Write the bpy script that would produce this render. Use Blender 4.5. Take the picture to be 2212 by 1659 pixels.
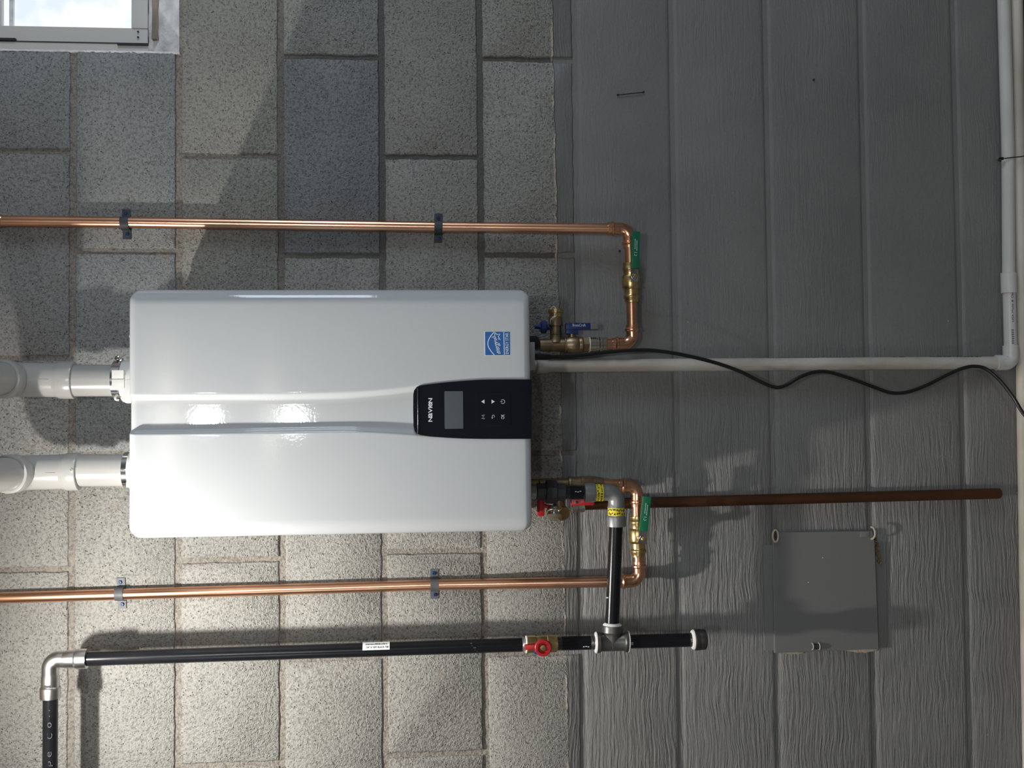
import bpy, bmesh, math, random
from mathutils import Vector, Matrix
random.seed(7)
S = bpy.context.scene
COL = S.collection
for o in list(bpy.data.objects):
    bpy.data.objects.remove(o)

# ------------------------------------------------------------------ camera
FZ = 1.985                       # height of the first mortar joint's reference above the floor
F = 2400.0                       # focal length in pixels of the 2212 x 1659 frame
CAM = Vector((-0.022739, -2.266737, -0.676142 + FZ))
RM = Matrix(((-0.010507163939918924, 0.9994099391285891, -0.032701270264768274),
             (-0.08637565157843824, -0.03348796659002166, -0.9956996549703458),
             (-0.9962072306103484, -0.007637385983132166, 0.08667654824117507)))
cd = bpy.data.cameras.new('camera')
cd.sensor_fit = 'HORIZONTAL'; cd.sensor_width = 36.0; cd.lens = 36.0 * F / 2212.0
cd.clip_start = 0.02
cam = bpy.data.objects.new('camera', cd); COL.objects.link(cam)
cam.matrix_world = Matrix.Translation(CAM) @ RM.to_4x4()
S.camera = cam

# ------------------------------------------------------------------ world, lights, exposure
S.view_settings.view_transform = 'Standard'; S.view_settings.look = 'None'
S.view_settings.gamma = 1.0; S.view_settings.use_curve_mapping = False
S.view_settings.exposure = 0.0
w = bpy.data.worlds.new('world'); S.world = w; w.use_nodes = True
w.node_tree.nodes['Background'].inputs[0].default_value = (0.75, 0.85, 1.0, 1)
w.node_tree.nodes['Background'].inputs[1].default_value = 0.6

def light(name, kind, loc, energy, color=(1, 1, 1), size=0.1, size_y=None, rot=(0, 0, 0)):
    l = bpy.data.lights.new(name, kind); l.energy = energy; l.color = color
    if kind == 'AREA':
        l.shape = 'RECTANGLE'; l.size = size; l.size_y = size_y or size
    else:
        l.shadow_soft_size = size
    o = bpy.data.objects.new(name, l); COL.objects.link(o)
    o.location = loc; o.rotation_euler = rot
    return o
# flood lamp under the joists, up and to the left of the heater, aimed down across the wall
KEY = Vector((-0.4667, -0.56, 2.0795))
kl = light('flood_lamp', 'AREA', KEY, 13.2, (1.0, 0.97, 0.91), 0.040)
kl.data.shape = 'DISK'; kl.rotation_euler = Vector((-0.02, 0.15, -0.985)).to_track_quat('-Z', 'Y').to_euler()
light('flood_lamp_glow', 'POINT', KEY, 5.0, (1.0, 0.97, 0.91), 0.020)     # the same lamp's sideways share
# bare bulbs further back in the basement, in line behind the photographer
light('ceiling_bulb', 'POINT', (0.0, -3.2, 2.2), 36, (0.92, 0.97, 1.0), 0.032)
light('ceiling_bulb', 'POINT', (0.0, -6.6, 2.2), 72, (0.92, 0.97, 1.0), 0.05)
# bulb in the left half of the room
light('ceiling_bulb', 'POINT', (-2.2, -2.7, 2.0), 18, (0.95, 0.97, 1.0), 0.05)

# added soft bluish fill from the right, lifting the heater's edge; no window there
light('right_fill', 'AREA', (2.62, -1.3, 1.75), 22, (0.72, 0.85, 1.0), 0.55, 1.0, (0, math.radians(90), 0))

# ------------------------------------------------------------------ helpers
def at(px, py, off=0.0):
    """point seen at pixel (px, py) on the plane that stands off metres in front of the wall"""
    d = RM @ Vector(((px - 1106.0) / F, (829.5 - py) / F, -1.0))
    return CAM + d * ((-off - CAM.y) / d.y)
UP = Vector((0, 0, 1)); DN = Vector((0, 0, -1)); RT = Vector((1, 0, 0)); LF = Vector((-1, 0, 0)); OUT = Vector((0, -1, 0))
WP = {}
def meta(o, label=None, cat=None, group=None, kind=None):
    if label: o['label'] = label
    if cat: o['category'] = cat
    if group: o['group'] = group
    if kind: o['kind'] = kind
    return o
def thing(name, loc, label, cat, group=None):
    o = bpy.data.objects.new(name, None); o.empty_display_size = 0.05
    COL.objects.link(o); o.location = loc; WP[o.name] = Vector(loc)
    return meta(o, label, cat, group)
def obj(name, geo, mat, parent=None, smooth=35, label=None, own=True):
    vs, fs = geo
    if parent is not None:
        base = WP[parent.name]
    elif own:
        base = sum((Vector(v) for v in vs), Vector()) / len(vs)
    else:
        base = Vector()
    me = bpy.data.meshes.new(name)
    me.from_pydata([tuple(Vector(v) - base) for v in vs], [], fs)
    me.validate()
    bm = bmesh.new(); bm.from_mesh(me); bmesh.ops.recalc_face_normals(bm, faces=bm.faces); bm.to_mesh(me); bm.free()
    if smooth:
        for p in me.polygons: p.use_smooth = True
        me.set_sharp_from_angle(angle=math.radians(smooth))
    me.materials.append(mat)
    o = bpy.data.objects.new(name, me); COL.objects.link(o)
    if parent is not None:
        o.parent = parent
    else:
        o.location = base
    WP[o.name] = base
    if label: o['label'] = label
    return o
def join(*gs):
    V, Fc = [], []
    for vs, fs in gs:
        n = len(V); V += [Vector(v) for v in vs]; Fc += [tuple(i + n for i in f) for f in fs]
    return V, Fc
def frame(a):
    a = a.normalized()
    h = Vector((0, 1, 0)) if abs(a.y) < 0.9 else Vector((1, 0, 0))
    u = a.cross(h).normalized(); v = a.cross(u).normalized()
    return u, v
def rings(cs, rs, n=24, axis=None, phase=0.0, caps=True, flat=1.0):
    """turned solid: centres cs with radii rs about one axis"""
    axis = axis or (cs[-1] - cs[0])
    u, v = frame(axis); V = []; Fc = []
    for c, r in zip(cs, rs):
        for i in range(n):
            t = 2 * math.pi * (i + phase) / n
            V.append(c + u * (r * math.cos(t)) + v * (r * flat * math.sin(t)))
    for k in range(len(cs) - 1):
        for i in range(n):
            j = (i + 1) % n
            Fc.append((k * n + i, k * n + j, (k + 1) * n + j, (k + 1) * n + i))
    if caps:
        Fc.append(tuple(range(n))[::-1]); Fc.append(tuple((len(cs) - 1) * n + i for i in range(n)))
    return V, Fc
def turned(p, d, prof, n=24, phase=0.0, caps=True):
    d = d.normalized()
    return rings([p + d * t for t, r in prof], [r for t, r in prof], n, d, phase, caps)
def span(a, b, prof, n=24, phase=0.0):
    """turned solid between points a and b; prof holds (fraction, radius)"""
    return rings([a.lerp(b, t) for t, r in prof], [r for t, r in prof], n, b - a, phase)
def cyl(a, b, r, n=24, ch=0.0008):
    L = (b - a).length; c = min(ch, r * .3, L * .3)
    return turned(a, b - a, [(0, r - c), (c, r), (L - c, r), (L, r - c)], n)
def fillet(pts, rad, n=8):
    out = [pts[0]]
    for i in range(1, len(pts) - 1):
        p, a, b = pts[i], pts[i - 1], pts[i + 1]
        da = (a - p); db = (b - p); ang = da.angle(db)
        t = min(rad / math.tan(ang / 2), da.length * .49, db.length * .49)
        q0 = p + da.normalized() * t; q1 = p + db.normalized() * t
        rr = t * math.tan(ang / 2)
        m = (da.normalized() + db.normalized()).normalized(); c = p + m * (rr / math.sin(ang / 2))
        v0 = q0 - c; v1 = q1 - c; tot = v0.angle(v1)
        for k in range(n + 1):
            s = k / n
            out.append(c + (v0 * math.sin((1 - s) * tot) + v1 * math.sin(s * tot)) / math.sin(tot))
    out.append(pts[-1])
    return out
def tube(path, r, n=16, caps=True):
    rs = r if isinstance(r, (list, tuple)) else [r] * len(path)
    T = []
    for i in range(len(path)):
        a = path[max(i - 1, 0)]; b = path[min(i + 1, len(path) - 1)]
        T.append((b - a).normalized())
    u, _ = frame(T[0]); V = []; Fc = []
    for i, p in enumerate(path):
        u = (u - T[i] * u.dot(T[i])).normalized(); v = T[i].cross(u)
        for k in range(n):
            t = 2 * math.pi * k / n
            V.append(p + u * (rs[i] * math.cos(t)) + v * (rs[i] * math.sin(t)))
    for i in range(len(path) - 1):
        for k in range(n):
            j = (k + 1) % n
            Fc.append((i * n + k, i * n + j, (i + 1) * n + j, (i + 1) * n + k))
    if caps:
        Fc.append(tuple(range(n))[::-1]); Fc.append(tuple((len(path) - 1) * n + k for k in range(n)))
    return V, Fc
def catmull(pts, n=8):
    P = [pts[0]] + pts + [pts[-1]]; out = []
    for i in range(1, len(P) - 2):
        p0, p1, p2, p3 = P[i - 1:i + 3]
        for k in range(n):
            t = k / n
            out.append(0.5 * ((2 * p1) + (p2 - p0) * t + (2 * p0 - 5 * p1 + 4 * p2 - p3) * t * t + (3 * p1 - p0 - 3 * p2 + p3) * t ** 3))
    out.append(pts[-1]); return out
def box(c, hx, hy, hz, ch=0.001, rot=None):
    """chamfered block; hx, hy, hz half sizes along world x, y, z (or the axes of rot)"""
    ch = min(ch, hx * .45, hy * .45, hz * .45); V = []; Fc = []
    bm = bmesh.new(); bmesh.ops.create_cube(bm, size=2.0)
    for v in bm.verts: v.co = Vector((v.co.x * hx, v.co.y * hy, v.co.z * hz))
    bmesh.ops.bevel(bm, geom=list(bm.edges), offset=ch, segments=2, affect='EDGES', profile=0.7)
    bm.verts.index_update()
    for v in bm.verts: V.append((rot @ v.co if rot else v.co) + c)
    for f in bm.faces: Fc.append(tuple(v.index for v in f.verts))
    bm.free(); return V, Fc
def pbox(px0, py0, px1, py1, off0, off1, ch=0.001):
    """block whose front outline is seen between two pixels; off1 is its front face"""
    a = at(px0, py0, off1); b = at(px1, py1, off1)
    return box(Vector(((a.x + b.x) / 2, -(off0 + off1) / 2, (a.z + b.z) / 2)), abs(a.x - b.x) / 2, (off1 - off0) / 2, abs(a.z - b.z) / 2, ch)
def prism(poly, y_back, y_front, ch=0.001):
    """outline of (x, z) pairs, pushed from depth y_back to y_front, front edge chamfered"""
    n = len(poly); P = [Vector((p[0], p[1])) for p in poly]
    area = sum(P[i].x * P[(i + 1) % n].y - P[(i + 1) % n].x * P[i].y for i in range(n))
    if area < 0: P = P[::-1]
    ins = []
    for i in range(n):
        e0 = (P[i] - P[i - 1]).normalized(); e1 = (P[(i + 1) % n] - P[i]).normalized()
        n0 = Vector((-e0.y, e0.x)); n1 = Vector((-e1.y, e1.x)); m = (n0 + n1)
        m = m.normalized() / max(0.5, m.normalized().dot(n0)) if m.length > 1e-6 else n0
        ins.append(P[i] + m * ch)
    s = -1 if y_front < y_back else 1
    V = [Vector((p.x, y_back, p.y)) for p in P] + [Vector((p.x, y_front - s * ch, p.y)) for p in P] + \
        [Vector((p.x * .7 + q.x * .3, y_front - s * ch * .3, p.y * .7 + q.y * .3)) for p, q in zip(P, ins)] + [Vector((p.x, y_front, p.y)) for p in ins]
    Fc = []
    for k in range(3):
        for i in range(n):
            j = (i + 1) % n; Fc.append((k * n + i, k * n + j, (k + 1) * n + j, (k + 1) * n + i))
    Fc.append(tuple(range(n))); Fc.append(tuple(3 * n + i for i in range(n)))
    return V, Fc
def rrect(x0, z0, x1, z1, r, n=5):
    x0, x1 = min(x0, x1), max(x0, x1); z0, z1 = min(z0, z1), max(z0, z1); out = []
    for cx, cz, a in ((x1 - r, z1 - r, 0), (x0 + r, z1 - r, 90), (x0 + r, z0 + r, 180), (x1 - r, z0 + r, 270)):
        for k in range(n + 1):
            t = math.radians(a + 90 * k / n); out.append((cx + r * math.cos(t), cz + r * math.sin(t)))
    return out
def prr(px0, py0, px1, py1, off0, off1, r, ch=0.001):
    a = at(px0, py0, off1); b = at(px1, py1, off1)
    return prism(rrect(a.x, a.z, b.x, b.z, r), -off0, -off1, ch)
def glyphs(txt, right, up, size=1.0, shear=0.0, offset=0.0, spacing=1.0):
    """flat lettering; returns mesh centred on the origin and its width"""
    c = bpy.data.curves.new('lettering', 'FONT'); c.body = txt; c.size = size; c.shear = shear; c.offset = offset
    c.space_character = spacing; c.resolution_u = 3
    t = bpy.data.objects.new('lettering', c); COL.objects.link(t)
    bpy.context.view_layer.update()
    dg = bpy.context.evaluated_depsgraph_get(); e = t.evaluated_get(dg); me = e.to_mesh()
    V = [v.co.copy() for v in me.vertices]; Fc = [tuple(p.vertices) for p in me.polygons]
    e.to_mesh_clear(); bpy.data.objects.remove(t); bpy.data.curves.remove(c)
    if not V: return [], [], 0, 0
    x0 = min(v.x for v in V); x1 = max(v.x for v in V); y0 = min(v.y for v in V); y1 = max(v.y for v in V)
    return V, Fc, (x0, x1), (y0, y1)
def text_fit(txt, centre, right, up, width, height, shear=0.0, offset=0.0):
    """lettering stretched to width x height on a flat face"""
    V, Fc, (x0, x1), (y0, y1) = glyphs(txt, right, up, 1.0, shear, offset)
    return [centre + right * (((v.x - x0) / (x1 - x0) - .5) * width) + up * (((v.y - y0) / (y1 - y0) - .5) * height) for v in V], Fc
def text_round(txt, centre, along, side, R, width, height, offset=0.0, ang0=0.0, skin=0.0004):
    """lettering wrapped on a pipe of radius R whose axis passes through centre; ang0 turns it about the pipe"""
    V, Fc, (x0, x1), (y0, y1) = glyphs(txt, along, side, 1.0, 0, offset); out = []
    for v in V:
        a = ((v.y - y0) / (y1 - y0) - .5) * height / R + ang0
        out.append(centre + along * (((v.x - x0) / (x1 - x0) - .5) * width) + (side * math.sin(a) + OUT * math.cos(a)) * (R + skin))
    return out, Fc
def patch_round(centre, along, side, R, L, a0, a1, skin=0.0003, n=10):
    V = []; Fc = []
    for k in range(n + 1):
        a = a0 + (a1 - a0) * k / n; d = side * math.sin(a) + OUT * math.cos(a)
        for s in (-.5, .5):
            V.append(centre + along * (s * L) + d * (R + skin))
        for s in (-.5, .5):
            V.append(centre + along * (s * L) + d * (R - 0.0004))
    for k in range(n):
        b = 4 * k
        Fc += [(b, b + 1, b + 5, b + 4), (b + 2, b + 6, b + 7, b + 3), (b, b + 4, b + 6, b + 2), (b + 1, b + 3, b + 7, b + 5)]
    Fc += [(0, 2, 3, 1), (4 * n, 4 * n + 1, 4 * n + 3, 4 * n + 2)]
    return V, Fc
def stroke(pts, wd, right, up, centre, lift=OUT * 0.0003):
    """flat ribbon along 2-D points"""
    V = []; Fc = []; n = len(pts)
    for i, p in enumerate(pts):
        a = Vector(pts[max(i - 1, 0)]); b = Vector(pts[min(i + 1, n - 1)]); d = (b - a).normalized(); m = Vector((-d.y, d.x)) * wd / 2
        for s in (1, -1):
            q = Vector(p) + m * s; V.append(centre + right * q.x + up * q.y + lift)
    for i in range(n - 1): Fc.append((2 * i, 2 * i + 1, 2 * i + 3, 2 * i + 2))
    return V, Fc

# ------------------------------------------------------------------ materials
def nodes(m):
    m.use_nodes = True; nt = m.node_tree; return nt, nt.nodes, nt.links, nt.nodes['Principled BSDF']
def mat(name, col, rough=0.5, metal=0.0, spec=0.5, var=None, bump=None, coat=0.0, stretch=(1, 1, 1), col2=None):
    m = bpy.data.materials.new(name); nt, N, L, b = nodes(m)
    b.inputs['Base Color'].default_value = (*col, 1); b.inputs['Roughness'].default_value = rough
    b.inputs['Metallic'].default_value = metal; b.inputs['Specular IOR Level'].default_value = spec
    b.inputs['Coat Weight'].default_value = coat
    if var or bump:
        g = N.new('ShaderNodeNewGeometry'); mp = N.new('ShaderNodeMapping'); mp.inputs['Scale'].default_value = stretch
        L.new(g.outputs['Position'], mp.inputs['Vector'])
    if var:
        no = N.new('ShaderNodeTexNoise'); no.inputs['Scale'].default_value = var[0]; no.inputs['Detail'].default_value = 5
        L.new(mp.outputs[0], no.inputs['Vector'])
        rp = N.new('ShaderNodeValToRGB'); rp.color_ramp.elements[0].position = .35; rp.color_ramp.elements[1].position = .65
        c2 = col2 or tuple(c * (1 - var[1]) for c in col)
        rp.color_ramp.elements[0].color = (*c2, 1); rp.color_ramp.elements[1].color = (*tuple(min(1, c * (1 + var[1] * .5)) for c in col), 1)
        L.new(no.outputs['Fac'], rp.inputs['Fac']); L.new(rp.outputs[0], b.inputs['Base Color'])
    if bump:
        nb = N.new('ShaderNodeTexNoise'); nb.inputs['Scale'].default_value = bump[0]; nb.inputs['Detail'].default_value = 3
        L.new(mp.outputs[0], nb.inputs['Vector'])
        bp = N.new('ShaderNodeBump'); bp.inputs['Strength'].default_value = bump[1]; bp.inputs['Distance'].default_value = bump[2]
        L.new(nb.outputs['Fac'], bp.inputs['Height']); L.new(bp.outputs[0], b.inputs['Normal'])
    return m
PAINT_Z = at(1212, 830).z
def wall_material(name, base, dark, rough, pit):
    """raw masonry above the paint line, thick brushed grey paint below it"""
    m = bpy.data.materials.new(name); nt, N, L, b = nodes(m)
    def nd(t, **k):
        n = N.new(t)
        for a, v in k.items():
            if a in n.inputs: n.inputs[a].default_value = v
        return n
    def math_(op, a, b_=None, clamp=False):
        n = N.new('ShaderNodeMath'); n.operation = op; n.use_clamp = clamp
        for i, x in enumerate((a, b_)):
            if x is None: continue
            if isinstance(x, (int, float)): n.inputs[i].default_value = x
            else: L.new(x, n.inputs[i])
        return n.outputs[0]
    def mix(f, a, c):
        n = N.new('ShaderNodeMix'); n.data_type = 'RGBA'
        if isinstance(f, (int, float)): n.inputs[0].default_value = f
        else: L.new(f, n.inputs[0])
        for i, x in ((6, a), (7, c)):
            if isinstance(x, tuple): n.inputs[i].default_value = (*x, 1)
            else: L.new(x, n.inputs[i])
        return n.outputs[2]
    def ramp(f, p0, p1):
        n = N.new('ShaderNodeMapRange'); n.inputs[1].default_value = p0; n.inputs[2].default_value = p1; L.new(f, n.inputs[0]); return n.outputs[0]
    g = nd('ShaderNodeNewGeometry'); pos = g.outputs['Position']
    def noise(scale, detail=3, vec=None, rough_=.55, dist=0.0):
        n = nd('ShaderNodeTexNoise', Scale=scale, Detail=detail, Roughness=rough_, Distortion=dist); L.new(vec or pos, n.inputs['Vector']); return n.outputs['Fac']
    sx = nd('ShaderNodeSeparateXYZ'); L.new(pos, sx.inputs[0])
    oi = nd('ShaderNodeObjectInfo')
    # raw masonry
    big = noise(9, 4); fine = noise(330, 3, rough_=.6); grit = noise(170, 2)
    vo = nd('ShaderNodeTexVoronoi', Scale=210); L.new(pos, vo.inputs['Vector'])
    hole = ramp(vo.outputs['Distance'], 0.34, 0.10)
    hole = math_('MULTIPLY', hole, ramp(noise(85, 3), 0.50, 0.60), True)
    raw = mix(ramp(big, .3, .7), dark, base)
    raw = mix(math_('MULTIPLY', ramp(fine, .36, .66), .44), raw, tuple(c * 1.5 for c in base))
    raw = mix(math_('MULTIPLY', ramp(grit, .52, .34), .62), raw, tuple(c * .5 for c in dark))
    raw = mix(math_('MULTIPLY', hole, .8 * pit), raw, tuple(c * .35 for c in dark))  # shade inside the pits, put into the colour
    rust = math_('MULTIPLY', ramp(noise(14, 5), .66, .78), .35)
    raw = mix(rust, raw, (base[0] * 1.0, base[1] * .72, base[2] * .45))
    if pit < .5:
        dark_right = math_('MULTIPLY', ramp(sx.outputs[0], .08, .36), ramp(sx.outputs[2], 1.68, 1.50), True)
        raw = mix(math_('MULTIPLY', dark_right, .85), raw, (.105, .103, .102))  # mortar darker toward the right, below the upper courses
    tint = N.new('ShaderNodeMix'); tint.data_type = 'RGBA'; tint.blend_type = 'MULTIPLY'; tint.inputs[0].default_value = 1
    L.new(raw, tint.inputs[6]); L.new(oi.outputs['Color'], tint.inputs[7]); raw = tint.outputs[2]
    raw_h = math_('ADD', math_('MULTIPLY', fine, .75), math_('ADD', math_('MULTIPLY', grit, .9), math_('MULTIPLY', hole, -.9 * pit)))
    # paint
    mp = nd('ShaderNodeMapping'); mp.inputs['Scale'].default_value = (0.06, 1, 1); L.new(pos, mp.inputs['Vector'])
    wob = noise(6, 2); av = nd('ShaderNodeVectorMath'); av.operation = 'MULTIPLY_ADD'
    cb = nd('ShaderNodeCombineXYZ'); L.new(wob, cb.inputs[2]); av.inputs[1].default_value = (0, 0, .028); L.new(cb.outputs[0], av.inputs[0]); L.new(mp.outputs[0], av.inputs[2])
    brush = ramp(noise(210, 3, av.outputs[0], .6, .18), .36, .62); brush2 = noise(75, 2, av.outputs[0])
    patchy = ramp(noise(5.5, 3), .40, .62); patchy2 = ramp(noise(9, 3), .36, .60); left = ramp(sx.outputs[0], 0.05, -0.25)
    amt = math_('MULTIPLY', math_('ADD', math_('MULTIPLY', patchy, .22), math_('MULTIPLY', left, math_('ADD', math_('MULTIPLY', patchy2, .45), .26))), 1.0, True)
    amt = math_('ADD', amt, .035)
    lump = noise(120, 4)
    p_h = math_('ADD', math_('MULTIPLY', math_('ADD', math_('MULTIPLY', brush, .62), math_('MULTIPLY', brush2, .9)), amt), math_('MULTIPLY', lump, .35))
    pcol = mix(ramp(noise(4, 4), .3, .7), (.188, .187, .184), (.232, .230, .225))
    fl = nd('ShaderNodeTexVoronoi', Scale=26); L.new(pos, fl.inputs['Vector'])
    chip = math_('MULTIPLY', ramp(fl.outputs['Distance'], .055, .03), ramp(noise(30, 1), .60, .64), True)
    pcol = mix(chip, pcol, (.5, .46, .40))
    # the line between them
    edge = math_('ADD', sx.outputs[2], math_('MULTIPLY', math_('SUBTRACT', noise(35, 4), .5), .010))
    edge = math_('ADD', edge, math_('MULTIPLY', sx.outputs[0], -.010))
    isp = ramp(edge, PAINT_Z + .0006, PAINT_Z - .0006)
    bead = math_('MULTIPLY', ramp(math_('ABSOLUTE', math_('SUBTRACT', edge, PAINT_Z + .0022)), .0030, .0018), ramp(noise(13, 3), .50, .56), True)
    col = mix(isp, raw, pcol); col = mix(bead, col, (.62, .55, .45))
    L.new(col, b.inputs['Base Color'])
    r = N.new('ShaderNodeMix'); r.data_type = 'FLOAT'; L.new(isp, r.inputs[0]); r.inputs[2].default_value = rough; r.inputs[3].default_value = .42
    L.new(r.outputs[0], b.inputs['Roughness'])
    b.inputs['Specular IOR Level'].default_value = .35
    hm = N.new('ShaderNodeMix'); hm.data_type = 'FLOAT'; L.new(isp, hm.inputs[0]); L.new(raw_h, hm.inputs[2]); L.new(p_h, hm.inputs[3])
    bp = nd('ShaderNodeBump', Strength=1.0, Distance=.0034); L.new(math_('ADD', hm.outputs[0], math_('MULTIPLY', bead, .6)), bp.inputs['Height']); L.new(bp.outputs[0], b.inputs['Normal'])
    return m
M = {}
M['block'] = wall_material('concrete_block', (.350, .342, .318), (.265, .258, .240), .92, 1.0)
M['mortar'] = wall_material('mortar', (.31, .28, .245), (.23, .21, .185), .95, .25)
M['concrete'] = mat('floor_concrete', (.13, .125, .12), .8, var=(6, .3), bump=(60, .4, .003))
M['roomwall'] = mat('room_wall', (.38, .37, .35), .85, var=(3, .2), bump=(40, .4, .003))
M['ceiling'] = mat('ceiling_wood', (.42, .36, .29), .8, var=(5, .3), stretch=(1, 12, 1))
M['plaster'] = mat('white_plaster', (.86, .86, .87), .8, var=(30, .22), bump=(45, .8, .006))
M['frame'] = mat('window_frame', (.74, .71, .67), .5)
M['gasket'] = mat('dark_gasket', (.03, .03, .035), .6)
M['white'] = mat('enamel_white', (.56, .58, .60), .035, spec=.4, bump=(240, .10, .0004))
M['white2'] = mat('white_plastic', (.72, .71, .68), .35)
M['shell'] = mat('grey_sheet_metal', (.45, .46, .47), .4, .6)
M['black_gloss'] = mat('black_gloss', (.006, .007, .012), .07, spec=.6, coat=.5)
M['screen'] = mat('screen', (.085, .098, .108), .22)
M['print'] = mat('silver_print', (.72, .73, .75), .4)
M['blue_label'] = mat('blue_label', (.018, .125, .42), .35)
M['white_print'] = mat('white_print', (.86, .88, .9), .5)
M['faint_print'] = mat('faint_print', (.055, .058, .066), .5)
M['ink'] = mat('black_ink', (.02, .02, .02), .7)
M['ink_faint'] = mat('faded_ink', (.16, .16, .16), .8)
M['copper'] = mat('copper', (.86, .47, .30), .27, 1.0, var=(16, .28), stretch=(1, 1, .35), bump=(120, .05, .001))
M['old_copper'] = mat('tarnished_copper', (.12, .05, .024), .5, .7, var=(14, .5), stretch=(1, 1, .25))
M['brass'] = mat('brass', (.70, .52, .24), .3, 1.0, var=(60, .3), bump=(200, .08, .001))
M['bronze'] = mat('cast_bronze', (.34, .25, .15), .42, .9, var=(45, .35), bump=(220, .25, .0012))
M['nickel'] = mat('plated_nickel', (.62, .58, .50), .24, 1.0)
M['chrome'] = mat('chrome', (.62, .62, .63), .16, 1.0)
M['stainless'] = mat('brushed_steel', (.60, .59, .58), .30, 1.0, var=(40, .12), bump=(300, .06, .0006))
M['grey_iron'] = mat('grey_iron', (.30, .30, .30), .42, .55, bump=(200, .12, .001))
M['zinc'] = mat('zinc_plate', (.105, .11, .118), .55, .1, var=(50, .2))
M['dark_clip'] = mat('galvanised_strap', (.05, .056, .066), .55, .0, var=(60, .3))
M['blue_screw'] = mat('blue_screw', (.015, .05, .16), .45)
M['black_pipe'] = mat('black_coated_pipe', (.009, .0095, .012), .24, .0, spec=.35, var=(30, .3), stretch=(1, 1, .3))
M['black_iron'] = mat('black_iron', (.045, .043, .042), .45, .5, bump=(180, .25, .0012))
M['iron'] = mat('malleable_iron', (.17, .165, .16), .42, .8, var=(40, .25), bump=(200, .2, .001))
M['dark_plastic'] = mat('dark_plastic', (.03, .031, .034), .5, var=(60, .2))
M['thread'] = mat('steel_thread', (.42, .42, .43), .35, .9)
M['dope'] = mat('thread_sealant', (.78, .77, .74), .6)
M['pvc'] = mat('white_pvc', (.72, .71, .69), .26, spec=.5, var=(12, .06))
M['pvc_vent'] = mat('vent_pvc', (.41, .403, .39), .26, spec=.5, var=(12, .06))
M['pvc_old'] = mat('dusty_pvc', (.62, .59, .54), .45, var=(22, .22), stretch=(1, 1, .4), col2=(.50, .45, .39))
M['cream'] = mat('cream_pipe', (.66, .62, .56), .55, var=(9, .2), stretch=(.4, 1, 1), col2=(.42, .37, .30))
M['rubber'] = mat('black_rubber', (.012, .012, .013), .32, spec=.5)
M['green'] = mat('green_vinyl', (.005, .14, .065), .38)
M['red'] = mat('red_paint', (.42, .012, .018), .38)
M['blue'] = mat('blue_vinyl', (.008, .032, .16), .36)
M['yellow'] = mat('yellow_tag', (.83, .66, .02), .5)
M['panel'] = mat('painted_door', (.17, .172, .168), .36, spec=.5, bump=(55, .05, .002))
M['cream_chip'] = mat('bare_cream', (.48, .40, .31), .7, bump=(200, .6, .002))
M['wood'] = mat('weathered_wood', (.42, .35, .28), .8, var=(40, .4), stretch=(.2, 1, 1))
M['rust'] = mat('rust_crumbs', (.16, .09, .04), .8, bump=(300, .8, .003))
M['grey_cap'] = mat('grey_vinyl', (.17, .165, .155), .5)
def pane_material():
    m = bpy.data.materials.new('daylit_glass'); nt, N, L, b = nodes(m)
    g = N.new('ShaderNodeNewGeometry'); no = N.new('ShaderNodeTexNoise'); no.inputs['Scale'].default_value = 16; no.inputs['Detail'].default_value = 6
    L.new(g.outputs['Position'], no.inputs['Vector'])
    rp = N.new('ShaderNodeValToRGB'); e = rp.color_ramp.elements
    e[0].position = .38; e[0].color = (.74, .83, .99, 1); e[1].position = .60; e[1].color = (.93, .96, 1.0, 1)
    L.new(no.outputs['Fac'], rp.inputs['Fac']); L.new(rp.outputs[0], b.inputs['Emission Color'])
    b.inputs['Emission Strength'].default_value = 1.05; b.inputs['Base Color'].default_value = (.1, .1, .1, 1); b.inputs['Roughness'].default_value = .1
    return m
M['pane'] = pane_material()

# ------------------------------------------------------------------ the setting
XL, XR, YB, ZC = -3.0, 2.7, -11.0, 2.36
def slab(name, x0, x1, y0, y1, z0, z1, m):
    o = obj(name, box(Vector(((x0 + x1) / 2, (y0 + y1) / 2, (z0 + z1) / 2)), (x1 - x0) / 2, (y1 - y0) / 2, (z1 - z0) / 2, 0.0005), M[m], None, 0)
    return meta(o, kind='structure')
slab('floor', XL - .15, XR + .15, YB - .15, .25, -.10, 0, 'concrete')
slab('ceiling', XL - .15, XR + .15, YB - .15, .25, ZC, ZC + .1, 'ceiling')
slab('wall_left', XL - .15, XL, YB, .25, 0, ZC, 'roomwall')
slab('wall_right', XR, XR + .15, YB, .25, 0, ZC, 'roomwall')
slab('wall_front', XL, XR, YB - .15, YB, 0, ZC, 'roomwall')

# window opening in the block wall
WX0 = at(0, 105).x; WX1 = WX0 + .82; WZ0 = at(386, 40).z; WZ1 = WZ0 + .47
MD = .0044                       # mortar lies this far behind the block faces
def rect(x0, x1, z0, z1, y0, y1):
    return box(Vector(((x0 + x1) / 2, (y0 + y1) / 2, (z0 + z1) / 2)), (x1 - x0) / 2, (y1 - y0) / 2, (z1 - z0) / 2, 0.0004)
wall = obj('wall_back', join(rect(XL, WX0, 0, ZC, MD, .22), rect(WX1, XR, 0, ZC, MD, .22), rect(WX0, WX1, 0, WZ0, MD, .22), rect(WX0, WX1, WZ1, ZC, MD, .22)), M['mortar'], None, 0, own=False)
meta(wall, kind='structure')

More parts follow.
